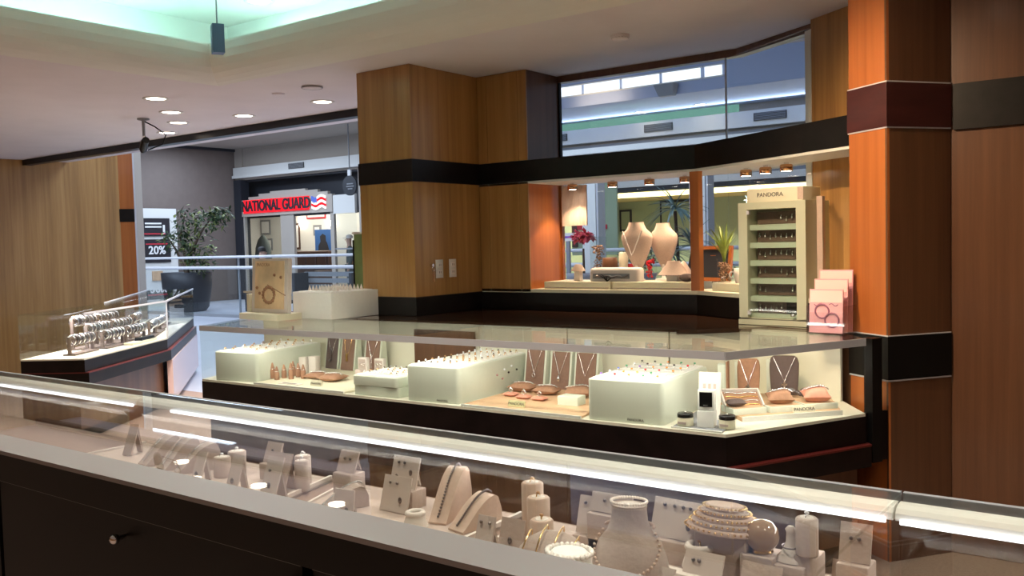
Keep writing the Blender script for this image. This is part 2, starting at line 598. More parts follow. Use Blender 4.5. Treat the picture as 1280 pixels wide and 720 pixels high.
strip('trim_11', .38, .44, 2.555, CZ, 'wood_dark')
G0, G1, G2 = (-3.57, 5.40), (-2.33, 5.40), (-1.655, 4.945)
win1 = S('window_1', MB().slab(G0, G1, .008, 2.0, 2.556), 'pane')
win2 = S('window_2', MB().slab(G1, G2, .008, 2.0, 2.556), 'pane')
win3 = S('window_3', MB().slab(G0, G1, .008, 1.14, 1.845), 'pane')
win4 = S('window_4', MB().slab(G1, G2, .008, 1.14, 1.845), 'pane')
MB().box(-3.572, -3.558, 5.385, 5.412, 2.0, 2.558).build('edge_strip', 'band', win1)
MB().box(-2.334, -2.326, 5.385, 5.40, 2.0, 2.556).build('joint', 'metal', win2)
MB().box(-3.57, -3.555, 5.38, 5.41, 1.14, 1.845).build('frame', 'wood_red', win3)
MB().slab((-1.70, 4.985), (-1.655, 4.945), .03, 1.14, 2.55).build('frame', 'mall_white', win4)
# corner post of the display window
S('trim_12', MB().prism([(-2.40, WY + .004), (-2.345, WY + .004), (-2.325, WY + .02), (-2.345, WY + .06), (-2.40, WY + .06)], 1.14, 1.846), 'wood_red')
# wood pier beyond the window
S('wall_window_end', MB().slab((-1.655, 4.95), (-1.10, 4.58), .10, 0.0, CZ), 'wood')

# ---- corner column close to the case
A_, Bc = Vector((-1.274, 4.321)), Vector((-1.071, 4.176))
dn = Vector((.58, .815)).normalized()
col_poly = lambda e: [tuple(A_ + (A_ - Bc).normalized() * e - dn * e), tuple(Bc - (A_ - Bc).normalized() * e - dn * e),
                      tuple(Bc - (A_ - Bc).normalized() * e + dn * .34), tuple(A_ + (A_ - Bc).normalized() * e + dn * .34)]
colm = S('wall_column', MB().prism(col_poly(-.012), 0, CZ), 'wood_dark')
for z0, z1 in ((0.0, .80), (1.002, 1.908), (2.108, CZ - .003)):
    MB().slab(A_, Bc, .012, z0, z1).build('panel', 'wood_red', colm)  # panel colours carry the warm light on the front and the shaded side
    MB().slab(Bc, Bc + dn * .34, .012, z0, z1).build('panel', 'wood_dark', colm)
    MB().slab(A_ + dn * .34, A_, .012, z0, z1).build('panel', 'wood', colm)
for z0, z1, m in ((.81, 1.0, 'black'), (1.912, 2.103, 'mahog_band')):
    if m == 'mahog_band':
        W[m] = wood('mahogany_band', (0.035, 0.008, 0.007), (0.055, 0.013, 0.011), (0.08, 0.02, 0.017), sc=(4, 4, 18))
    MB().prism(col_poly(.006), z0, z1).build('band_board', m, colm)
for z in (.805, 1.002, 1.909, 2.106):
    MB().prism(col_poly(.004), z - .003, z + .003).build('bead', 'metal', colm)
S('wall_side', MB().slab((-.93, 4.46), (4.0, 4.46), .1, 0, CZ), 'wood_dark')
S('trim_13', MB().box(-.86, 4.0, 4.44, 4.462, 1.9, 2.1), 'band')

# polished ledge behind the show case
S('trim_14', MB().prism([(-5.2, 4.06), (-2.05, 4.13), (-1.72, 4.46), (-1.29, 4.34), (-1.27, 4.36), (-2.36, 5.02), (-3.97, 5.02), (-3.98, 4.33), (-4.47, 4.33), (-4.47, 4.62), (-5.3, 4.62)], .975, .9985), 'ledge')
S('wall_ledge', MB().prism([(-5.2, 4.09), (-2.05, 4.16), (-1.72, 4.5), (-1.4, 4.5), (-2.3, 5.0), (-3.9, 5.0), (-3.9, 4.4), (-4.4, 4.4), (-4.4, 4.55), (-5.2, 4.55)], 0.0, .974), 'wood_dark')

# ---- ceiling fittings
dl0 = None
def downlight(x, y, label, z=CZ, power=E_DOWN, group='downlights in the shop ceiling', lamp=True, sc=1.0):
    global dl0
    if dl0 is None:
        dl0 = T('ceiling_downlight', label, 'downlight', (x, y, z), 0, group)
        MB().lathe([(.082, 0), (.082, -.006), (.062, -.006), (.058, .0)], seg=24, cap0=False, cap1=False).build('trim_ring', 'mall_white', dl0)
        MB().lathe([(.0585, -.003), (.001, -.0035)], seg=24, cap0=False, cap1=False).build('lens', 'e_down', dl0)
        o = dl0
    else:
        o = dup(dl0, (x, y, z), 0, label, group)
    if lamp:
        o.scale = (1.18, 1.18, 1)
        light('SPOT', 'downlight_beam', (x, y, z - .03), power, WARM, (x, y, 0), spot_size=radians(120), spot_blend=0.9, shadow_soft_size=0.055)
    return o
vis = [(-6.241, 3.986, 'round white downlight nearest the cove corner over the entrance'),
       (-6.764, 4.453, 'round white downlight, second out from the cove corner'),
       (-7.264, 4.85, 'round white downlight above the security camera, third out from the cove corner'),
       (-6.539, 5.004, 'round white downlight beside the entrance header, the one farther from the pier'),
       (-5.511, 4.968, 'round white downlight beside the entrance header, the one nearer the pier'),
       (-7.95, 5.18, 'faint round downlight beside the ceiling camera, farthest over the entrance')]
for x, y, l in vis:
    downlight(x, y, l)
for x, y in [(-8.6, 3.0), (-7.6, 1.5), (-7.2, -1.2), (-4.5, -1.6), (-2.2, -1.6), (0.2, -1.6), (2.4, -1.6)]:
    downlight(x, y, 'round white downlight in the ceiling behind the viewpoint', group='downlights behind the viewpoint')
downlight(-5.06, 4.03, 'round white downlight in the raised cove ceiling', z=CZ + .52, lamp=False, group='cove downlights')
for x, y in [(-3.2, 2.6), (-1.4, 2.7), (-3.2, 1.2), (-1.2, 1.0), (0.8, 2.4), (0.6, .8)]:
    downlight(x, y, 'round white downlight in the cove ceiling overhead', z=CZ + .52, group='cove downlights overhead')

v = T('ceiling_diffuser', 'small round grey air vent flush in the ceiling beside the pier', 'vent', (-5.045, 4.456, CZ))
MB().lathe([(.075, 0), (.07, -.012), (.03, -.016), (.001, -.012)], seg=20, cap0=False, cap1=False).build('disc', 'ceil', v)
MB().torus((0, 0, -.010), .073, .004).build('rim', 'mall_grey', v)
v = T('ceiling_sprinkler', 'flush white sprinkler cover in the ceiling near the downlights', 'sprinkler', (-5.449, 4.486, CZ))
MB().lathe([(.05, 0), (.045, -.008), (.001, -.010)], seg=18, cap0=False, cap1=False).build('cover', 'ceil', v)
v = T('smoke_detector', 'flat round smoke detector on the ceiling before the display window', 'detector', (-2.598, 4.563, CZ))
MB().lathe([(.055, 0), (.055, -.015), (.035, -.026), (.001, -.027)], seg=20, cap0=False, cap1=False).build('shell', 'ceil', v)
MB().torus((0, 0, -.016), .048, .003).build('slot', 'vent', v)

cm = T('security_camera', 'small dark security camera on a ceiling stalk with a looped cable', 'camera', (-7.25, 4.50, CZ))
MB().lathe([(.05, 0), (.05, -.012), (.014, -.02), (.012, -.16), (.001, -.16)], seg=12, cap0=False, cap1=False).build('mount', 'mall_grey', cm)
MB().tube([(0, 0, -.02), (.07, .06, -.07), (.14, .12, -.14), (.12, .10, -.22), (.02, .02, -.27)], .006, 6).build('cable', 'black', cm)
MB().tube([(.06, -.02, -.19), (0, .0, -.21), (-.10, .05, -.25)], [.03, .034, .034], 10).build('camera_body', 'black', cm)
MB().tube([(-.10, .05, -.25), (-.13, .063, -.262)], .024, 10).build('lens', 'black_gl', cm)
MB().tube([(0, 0, -.15), (0, 0, -.2)], .016, 8).build('joint', 'chrome', cm)

sp = T('hanging_speaker', 'slim blue grey box hanging on a rod from the cove ceiling', 'speaker', (-4.853, 3.54, 2.668), radians(-28))
MB().box(-.04, .04, -.035, .035, 0, .175).build('housing', 'blue_box', sp)
MB().tube([(0, 0, .175), (0, 0, .45)], .005, 6).build('rod', 'mall_grey', sp)
MB().box(-.032, .032, -.037, -.034, .012, .163).build('grille', 'blue_box', sp)
MB().box(-.014, .014, -.039, -.037, .02, .03).build('badge', 'mall_grey', sp)

# sockets and lock on the pier's side
for y, l in ((4.556, 'white double socket on the pier beside the lock'), (4.69, 'white double socket on the pier nearer the panelled wall')):
    o = T('wall_outlet', l, 'outlet', (PX1, y, 1.295), pi / 2, 'sockets on the pier')
    MB().rbox(-.036, .036, -.006, 0, -.06, .06, .004, .002, 2).build('cover_plate', 'plate', o)
    for z in (-.024, .024):
        r = MB().box(-.018, .018, -.009, -.006, z - .015, z + .015).build('receptacle', 'card', o)
        MB().box(-.009, -.006, -.0095, -.009, z - .006, z + .008).box(.006, .009, -.0095, -.009, z - .006, z + .008).build('slot', 'black', r)
o = T('hanging_keys', 'small chrome keys hanging in a cabinet lock on the pier', 'keys', (PX1, 4.476, 1.26), pi / 2)
MB().tube([(0, 0, .06), (0, -.02, .06)], .010, 10).build('lock', 'chrome', o)
MB().torus((0, -.022, .035), .014, .002, 'y').build('key_ring', 'chrome', o)
MB().box(-.006, .006, -.024, -.021, -.045, .022).build('key', 'brass', o)

# ================================================================ SHOW CASES
def show_case(name, label, front, back, deck=.675, top=1.0, end_panels=(), lamp_segs=(), lip_out=.03, body='wood_dark',
              body_m2=None, front_t=.006, back_m='cream_in', group=None, back_glass=(), rail_h=.028):
    """front: plan points of the customer side, back: matching points of the rear side (same order)"""
    t = T(name, label, 'display case', (0, 0, 0), 0, group)
    poly = list(front) + list(back)[::-1]
    cen = Vector((sum(p[0] for p in poly) / len(poly), sum(p[1] for p in poly) / len(poly)))
    def grow(pts, d):
        """offset an open chain sideways away from the case"""
        out = []
        n = len(pts)
        for i, p in enumerate(pts):
            ds = []
            for a, b in ((i - 1, i), (i, i + 1)):
                if 0 <= a and b < n:
                    v = (Vector(pts[b]) - Vector(pts[a])).normalized()
                    nn = Vector((v.y, -v.x))
                    if nn.dot(Vector(p) - cen) < 0:
                        nn = -nn
                    ds.append(nn)
            if len(ds) == 2:
                m_ = (ds[0] + ds[1]).normalized()
                o = m_ * (d / max(.3, m_.dot(ds[0])))
            else:
                o = ds[0] * d
            out.append((p[0] + o.x, p[1] + o.y))
        return out
    bk = list(back)[::-1]
    b = MB().prism(grow(front, -.05) + bk, .10, .45).build('cabinet_body', body, t)
    MB().prism(grow(front, -.09) + bk, .0, .10).build('toe_kick', 'black', t)
    MB().prism(grow(front, lip_out) + bk, .45, .538).build('lip_moulding', 'mahog', t)
    MB().prism(grow(front, lip_out + .002) + bk, .538, .546).build('lip_edge', 'mahog_red', t)
    MB().prism(grow(front, 0) + bk, .546, deck - .012).build('base_panel', 'mahog', t)
    MB().prism(grow(front, -.002) + bk, deck - .012, deck).build('deck', 'cream_in', t)
    for i in range(len(front) - 1):
        MB().slab(front[i], front[i + 1], front_t, deck, top - .012, side=1).build('front_glass', 'glass', t)
    for i, (a, bb) in enumerate(zip(back[:-1], back[1:])):
        if i in back_glass:
            MB().slab(a, bb, front_t, deck, top - .01, side=-1).build('back_glass', 'glass', t)
        else:
            n = max(1, round((Vector(bb) - Vector(a)).length / 0.72))
            for k in range(n):
                pa, pb = lerp2(a, bb, (k + .004) / n), lerp2(a, bb, (k + .996) / n)
                MB().slab(pa, pb, .012 if k % 2 else .018, deck, top - .012, side=-1).build('back_door', back_m, t)
    for a, bb, m in end_panels:
        MB().slab(a, bb, .006, deck, top - .01).build('end_glass' if m == 'glass' else 'end_panel', m, t)
    MB().prism(grow(front, -.001) + bk, top - .010, top).build('top_glass', 'glass', t)
    return t, grow


MF = [(-4.83, 3.31), (-1.475, 3.365), (-1.135, 4.06)]
MBK = [(-5.15, 4.05), (-3.78, 4.085), (-3.28, 4.095), (-2.10, 4.12), (-1.80, 4.42), (-1.31, 4.32)]
mid, grow = show_case('display_case', 'long lit glass display case on dark mahogany base with canted ends before the wooden piers', MF, MBK,
                      end_panels=[((-5.15, 4.05), (-4.83, 3.31), 'glass')])
# one rear sliding door stands open and shows the wood behind: give that door its own colour
MB().box(-3.76, -3.30, 4.050, 4.068, .68, .95).build('rear_opening', 'wood_dark', mid)
# metal light rail along the front top edge
def rail(parent, pts, m='metal', h=.030, d=.035, top=1.0, off=.004):
    for i in range(len(pts) - 1):
        a, b = Vector(pts[i]), Vector(pts[i + 1])
        n = Vector((b - a).normalized())
        nn = Vector((n.y, -n.x))
        MB().slab(a + nn * off, b + nn * off, .006, top - h, top + .002, 1).build('light_rail', m, parent)
        MB().slab(a, b, d, top - .022, top - .011, 1).build('lamp_housing', m, parent)
rail(mid, MF)
for (a, b) in ((MF[0], MF[1]), (MF[1], MF[2])):
    A, B = Vector(a), Vector(b)
    n = (B - A).normalized()
    nn = Vector((-n.y, n.x))
    L = (B - A).length
    c = (A + B) / 2 + nn * .03
    tb = MB().tube([(*(A + n * .06 + nn * .026), .9735), (*(B - n * .06 + nn * .026), .9735)], .004, 6).build('lamp_tube', 'e_led', mid)
    o = light('AREA', 'case_lamp', (c.x, c.y, .966), E_CASE * L, (1.0, .93, .80), (c.x + nn.x * .30, c.y + nn.y * .30, .68), shape='RECTANGLE', size=L - .1, size_y=.02)
    # keep the long side of the lamp along the rail
    z = (Vector((c.x, c.y, .966)) - Vector((c.x + nn.x * .30, c.y + nn.y * .30, .68))).normalized()
    xx = Vector((n.x, n.y, 0))
    yy = z.cross(xx).normalized()
    o.rotation_euler = Matrix((xx, yy, z)).transposed().to_euler()
MB().box(-.0, .045, .0, .06, .46, 1.0).build('end_post', 'black', mid, (-1.150, 4.09, 0), radians(-26))
MB().slab((-1.155, 4.085), (-1.02, 4.31), .02, .46, .675, side=-1).build('end_board', 'mahog', mid)

# ---- left case at the entrance
ca, cb, cc = (-7.655, 4.895), (-9.75, 6.60), (-6.82, 3.65)
LF = [(-9.75, 6.60), (-7.655, 4.895), (-6.82, 3.65)]
LB = [(-10.07, 6.21), (-8.05, 4.54), (-7.24, 3.37)]
lc, _g = show_case('display_case', 'bent glass display case of silver bangles on dark base at the shop entrance', LF, LB, deck=.652,
                   end_panels=[(LF[0], LB[0], 'glass'), (LB[2], LF[2], 'glass')], back_glass=(0, 1))
MB().slab(Vector(LF[0]) + Vector((.02, -.03)), Vector(LF[1]) + Vector((-.02, -.0)), .05, .06, .449, side=1).build('front_panel', 'laminate', lc)
MB().slab(Vector(LF[0]) + Vector((.0, .0)), Vector(LF[1]) + Vector((-.01, .01)), .012, .0, .44, side=-1).build('front_panel', 'laminate', lc)
for a, b in ((LF[0], LF[1]), (LF[1], LF[2])):
    MB().slab(a, b, .012, .988, 1.003).build('top_edge', 'metal', lc)
MB().slab(LB[0], LB[1], .02, .985, 1.004, side=-1).build('lamp_bar', 'metal', lc)
MB().box(-.005, .005, -.005, .005, .652, 1.0).build('corner_joint', 'metal', lc, (LF[1][0], LF[1][1] + .005, 0))
for a, b, t_ in ((LB[0], LB[1], .5), (LB[1], LB[2], .5)):
    p = lerp2(a, b, t_)
    light('AREA', 'case_lamp', (p[0] + .04, p[1] + .04, .975), 7, LED, (p[0] + .3, p[1] + .3, .6), shape='RECTANGLE', size=1.0, size_y=.012)

# bangle stands: a dark velvet bar on two feet carrying silver bangles
bangle_me = None
def tbar(x, y, rz, n, z=.652, h=.12, label='', seed=0, gold=False):
    global bangle_me
    t = T('bangle_stand', label, 'bangle stand', (x, y, z), rz, 'bangle stands in the entrance case')
    MB().tube([(-.17, 0, h), (.17, 0, h)], .015, 10).build('bar', 'velvet', t)
    for s in (-1, 1):
        MB().box(s * .178 - .01, s * .178 + .01, -.012, .012, .01, h + .015).build('post', 'velvet', t)
    MB().box(-.188, .188, -.05, .05, 0, .012).build('base', 'velvet', t)
    rr = random.Random(seed)
    for k in range(n):
        u = -.150 + .30 * k / (n - 1)
        if bangle_me is None:
            o = MB().torus((0, 0, 0), .038, .0065, 'x', 18, 6).build('bangle', 'silver')
            bangle_me = [o, None]
        elif k % 2 and bangle_me[1] is None:
            o = MB().torus((0, 0, 0), .036, .0075, 'x', 18, 6).build('bangle', 'oxid')
            bangle_me[1] = o
        else:
            o = bangle_me[k % 2].copy()
            COL.objects.link(o)
        o.location = (x + u * cos(rz), y + u * sin(rz), z + h - (.0125 if k % 2 else .0145))
        o.rotation_euler = (0, 0, rz + rr.uniform(-.25, .25))
        tag(o, label.replace('dark velvet bar', 'silver bangle on the bar'), 'bangle', label.replace('dark velvet bar', 'bangles on the bar'))
U1, N1, U2, N2 = Vector((.554, -.832)), Vector((-.832, -.554)), Vector((-.775, .631)), Vector((-.631, -.775))
for i, (side, s_, d_, n, h, l) in enumerate([
        (1, .24, .19, 11, .13, 'dark velvet bar at the bend of the entrance case, front row'),
        (1, .28, .30, 11, .19, 'dark velvet bar at the bend of the entrance case, middle row'),
        (1, .32, .41, 11, .25, 'dark velvet bar at the bend of the entrance case, rear row'),
        (1, .66, .19, 11, .13, 'dark velvet bar midway along the entrance case, front row'),
        (1, .70, .30, 11, .19, 'dark velvet bar midway along the entrance case, middle row'),
        (1, .72, .41, 11, .25, 'dark velvet bar midway along the entrance case, rear row'),
        (1, 1.12, .22, 9, .13, 'dark velvet bar at the open end of the entrance case'),
        (2, .30, .17, 9, .13, 'dark velvet bar beyond the bend of the entrance case, front row'),
        (2, .36, .32, 9, .20, 'dark velvet bar beyond the bend of the entrance case, rear row'),
        (2, .75, .17, 9, .12, 'dark velvet bar second beyond the bend of the entrance case'),
        (2, 1.2, .20, 7, .10, 'dark velvet bar far along the entrance case'),
        (2, 1.7, .22, 7, .09, 'dark velvet bar farthest along the entrance case')]):
    p = Vector(LF[1]) + (U1 if side == 1 else U2) * s_ + (N1 if side == 1 else N2) * d_
    tbar(p.x, p.y, radians(-56.3 if side == 1 else -39.1), n, .653, h, l, i)
wl = T('watch_tray', 'low cream tray lying at the front of the entrance case', 'tray', (-7.655 + .554 * .36 - .832 * .078, 4.895 - .832 * .36 - .554 * .078, .653), radians(-56.3))
MB().rbox(-.24, .24, -.05, .04, 0, .02, .01, .003, 2).build('base', 'cream', wl)
MB().box(-.20, .05, -.035, .03, .02, .045).build('pad', 'black', wl)

# ================================================================ THINGS IN THE LONG CASE
DZ = .6755
# fabric-covered deck mats
def deckmat(name, label, poly, h=.008, m='peach', z=DZ):
    t = T(name, label, 'mat', (0, 0, z))
    MB().prism(poly, 0, h).build('board', m, t)
    # pale front edge
    a, b = Vector(poly[0]), Vector(poly[1])
    MB().slab(a, b, .008, 0, h + .003, side=-1).build('edge', 'white', t)
    return t
deckmat('display_mat', 'tan mat under the ring cones in the case, between two white ring blocks', [(-4.36, 3.335), (-3.62, 3.345), (-3.60, 4.03), (-4.45, 4.03)], m='cream')
deckmat('display_mat', 'peach mat under the necklace stands between the middle and the largest ring block', [(-2.82, 3.36), (-2.15, 3.37), (-2.28, 4.05), (-2.87, 4.04)])
deckmat('display_mat', 'peach corner mat with white edge in the canted end of the case', [(-1.52, 3.635), (-1.215, 3.985), (-1.34, 4.25), (-1.77, 4.25), (-1.74, 3.87)], .018)
deckmat('display_mat', 'grey mat between the largest ring block and the corner mat', [(-1.72, 3.385), (-1.50, 3.385), (-1.54, 3.60), (-1.76, 3.86), (-1.80, 3.86)], .004, 'mall_grey')

RING_R, RING_GEMS = .0085, {}
def ring_mesh(gem, s=1.0):
    key = (gem, s)
    if key not in RING_GEMS:
        o = MB().torus((0, 0, .006), RING_R * s, .0017 * s, 'x', 10, 4).build('ring', 'gold' if gem == 'g_tan' else 'silver')
        g = MB().lathe([(.0035 * s, .0), (.0055 * s, .003 * s), (.0035 * s, .006 * s), (.0005, .0062 * s)], (0, 0, .0125 * s), 6, cap0=False, cap1=False).build('gemstone', gem, o)
        RING_GEMS[key] = [o, g, True]
    return RING_GEMS[key]
def ring(x, y, z, rz, gem, label, group, s=1.0):
    rec = ring_mesh(gem, s)
    o, g, fresh = rec
    if fresh:
        rec[2] = False
        c = o
    else:
        c = o.copy()
        COL.objects.link(c)
        d = g.copy()
        COL.objects.link(d)
        d.parent = c
    c.location = (x, y, z)
    c.rotation_euler = (0, 0, rz)
    tag(c, label, 'ring', group)

def ring_block(label, x0, x1, y0, y1, h, shear, rows, cols, gems, what, z=DZ, sd=0, s=1.0):
    t = T('ring_block', label, 'ring display', ((x0 + x1) / 2, y0, z), shear)
    w, d = (x1 - x0), y1 - y0
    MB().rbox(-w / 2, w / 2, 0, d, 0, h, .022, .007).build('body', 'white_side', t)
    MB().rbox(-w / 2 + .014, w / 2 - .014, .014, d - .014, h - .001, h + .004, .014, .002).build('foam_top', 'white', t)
    sl = MB()
    rr = random.Random(sd)
    for j in range(rows):
        y = .05 + (d - .10) * j / max(1, rows - 1)
        sl.box(-w / 2 + .03, w / 2 - .03, y - .002, y + .002, h + .004, h + .0065)
        for i in range(cols):
            x = -w / 2 + .045 + (w - .09) * i / max(1, cols - 1)
            gem = rr.choice(gems)
            p = Matrix.Rotation(shear, 3, 'Z') @ Vector((x, y, 0))
            nm = {'g_red': 'red', 'g_blue': 'blue', 'g_green': 'green', 'g_amber': 'amber', 'g_violet': 'violet', 'g_dark': 'dark', 'g_clear': 'clear', 'g_tan': 'tan'}[gem]
            ring((x0 + x1) / 2 + p.x, y0 + p.y, z + h + .0065 - .0055 * s, shear + rr.uniform(-.2, .2), gem,
                 'small ring with %s stone on %s' % (nm, what), '%s-stone rings on %s' % (nm, what), s)
    sl.build('slot_strip', 'card', t)
    return t
ring_block('white ring block at the open glass end of the long case', -4.725, -4.385, 3.352, 3.94, .172, radians(9.0), 7, 5, ['g_tan', 'g_clear', 'g_tan'], 'the block at the glass end', sd=1, s=1.2)
rb2 = ring_block('white ring block in the middle of the long case with studs on its side', -3.175, -2.852, 3.365, 4.02, .178, radians(4.5), 11, 7, ['g_clear', 'g_tan', 'g_dark', 'g_tan', 'g_clear'], 'the middle block', sd=2)
ring_block('largest white ring block with coloured stones near the case corner', -2.118, -1.765, 3.385, 3.93, .180, radians(5.0), 6, 5, ['g_red', 'g_blue', 'g_green', 'g_amber', 'g_violet', 'g_dark', 'g_clear', 'g_amber'], 'the largest block', sd=5, s=1.15)
text('PANDORA', .016, 'text_dk', bpy.data.objects['ring_block.002'], (.05, -.0012, .014), UP, 'brand_lettering', .0005)
text('PANDORA', .014, 'text_dk', rb2, (.06, -.0012, .012), UP, 'brand_lettering', .0005)
# studs on the side of the middle block
for k, (u, zz, m) in enumerate([(.33, .10, 'g_pink'), (.40, .12, 'g_clear'), (.44, .10, 'g_dark'), (.52, .105, 'g_dark'), (.38, .075, 'g_pink'), (.47, .13, 'g_clear')]):
    o = MB().ball((0, 0, 0), .0058, 8, 5).build('earring_stud', m)
    p = Matrix.Rotation(radians(4.5), 3, 'Z') @ Vector((.1615 + .008, u, 0))
    o.location = ((-3.175 - 2.852) / 2 + p.x, 3.365 + p.y, DZ + zz)
    tag(o, 'stud earring with %s stone on the side of the middle ring block' % {'g_pink': 'pink', 'g_clear': 'clear', 'g_dark': 'dark'}[m], 'earring', '%s studs on the middle block' % m[2:])
# stacked low trays with rings
for z, l, d in ((0, 'lower white ring tray of a stack of two beside the middle block', 0), (.056, 'upper white ring tray of a stack of two, full of small rings', .004)):
    if z == 0:
        t = T('ring_tray', l, 'ring display', (-3.40, 3.36, DZ), radians(2))
        MB().rbox(-.155, .155, -.0, .30, 0, .052, .010, .003, 3).build('body', 'white_side', t)
    else:
        ring_block(l, -3.563, -3.247, 3.353, 3.66, .052, radians(2), 5, 7, ['g_clear', 'g_tan', 'g_clear', 'g_dark'], 'the stacked tray', DZ + .0535, 7, .9).name = 'ring_tray'

# ring cones
cone0 = None
for k, (x, y, h) in enumerate([(-4.40, 3.50, .094), (-4.345, 3.54, .082), (-4.325, 3.47, .080), (-4.27, 3.53, .098), (-4.30, 3.61, .085), (-4.37, 3.63, .09), (-4.22, 3.58, .085)]):
    o = MB().lathe([(.0155, 0), (.0155, h * .45), (.013, h * .6), (.004, h * .97), (.0005, h)], seg=12, cap1=False).build('ring_cone', 'tan')
    o.location = (x, y, DZ + .0085)
    tag(o, 'slim tan finger cone for rings standing in a huddle in the case', 'ring cone', 'finger cones in the long case')
    r = MB().torus((0, 0, 0), .0145, .0018, 'z', 12, 5).build('ring', 'silver')
    r.location = (x, y, DZ + .0085 + h * .62)
    tag(r, 'plain silver ring slipped over a tan finger cone', 'ring', 'rings on the finger cones')

def cushion(x, y, w, d, h, m, label, rz=0, group=None, z=DZ + .0085, tilt=0, bracelet=None):
    o = MB().pillow(w, d, h).build('cushion', m)
    o.location = (x, y, z)
    o.rotation_euler = (tilt, 0, rz)
    tag(o, label, 'cushion', group)
    if bracelet:
        mm, lb, grp = bracelet
        pts = []
        for k in range(17):
            u = -1 + 2 * k / 16
            e = max(0, (1 - (.90 * u) ** 2)) ** .38
            pts.append((u * w * .46, d * .10 * sin(u * 3), h / 2 + h / 2 * e + .0045))
        b = MB().tube(pts, .0032, 6)
        for p in pts[3:-3:2]:
            b.ball((p[0], p[1], p[2] + .001), .0055, 6, 4)
        bo = b.build('bracelet', mm)
        bo.location = o.location
        bo.rotation_euler = o.rotation_euler
        tag(bo, lb, 'bracelet', grp)
    return o
cushion(-4.15, 3.63, .13, .14, .034, 'tan', 'brown cushion with a bracelet beside the finger cones', .1, bracelet=('silver', 'silver bracelet across the brown cushion beside the finger cones', None))
cushion(-3.985, 3.60, .135, .14, .040, 'tan', 'brown cushion with a bracelet beside the stacked trays', .15, bracelet=('silver', 'silver bracelet across the brown cushion beside the stacked trays', None))

def card_cube(x, y, w, d, h, label, rz=0, dots=True, m='card', z=DZ + .0085):
    t = T('earring_card', label, 'display card', (x, y, z), rz)
    MB().rbox(-w / 2, w / 2, -d / 2, d / 2, 0, h, .004, .002, 2).build('card', m, t)
    if dots:
        MB().box(-w * .40, w * .40, -d / 2 - .0012, -d / 2, h * .06, h * .92).build('printed_panel', 'linen', t)
        for i in (-1, 1):
            for j in (0.3, 0.7):
                b = MB().torus((i * w * .2, -d / 2 - .003, h * j), .0085, .0022, 'y', 10, 5).build('earring_hoop', 'silver')
                b.location = (x, y, z)
                b.rotation_euler = (0, 0, rz)
                tag(b, 'small silver hoop earring on ' + label.split(' with')[0], 'earring', 'hoops on ' + label.split(' with')[0])
    return t
card_cube(-4.400, 3.745, .05, .05, .10, 'small white box card in front of the suede stands, nearer the glass end', .2, False)
card_cube(-4.332, 3.765, .055, .05, .105, 'small white box card in front of the suede stands, nearer the cones', .2, False)
card_cube(-3.88, 3.745, .068, .03, .125, 'white earring card before the gold necklace with four hoops', .05)
card_cube(-3.80, 3.80, .07, .03, .115, 'white earring card before the lariat necklace with four hoops', .05)
card_cube(-3.74, 3.58, .042, .042, .085, 'plain beige block beside the stacked ring trays', 0, False, 'linen')

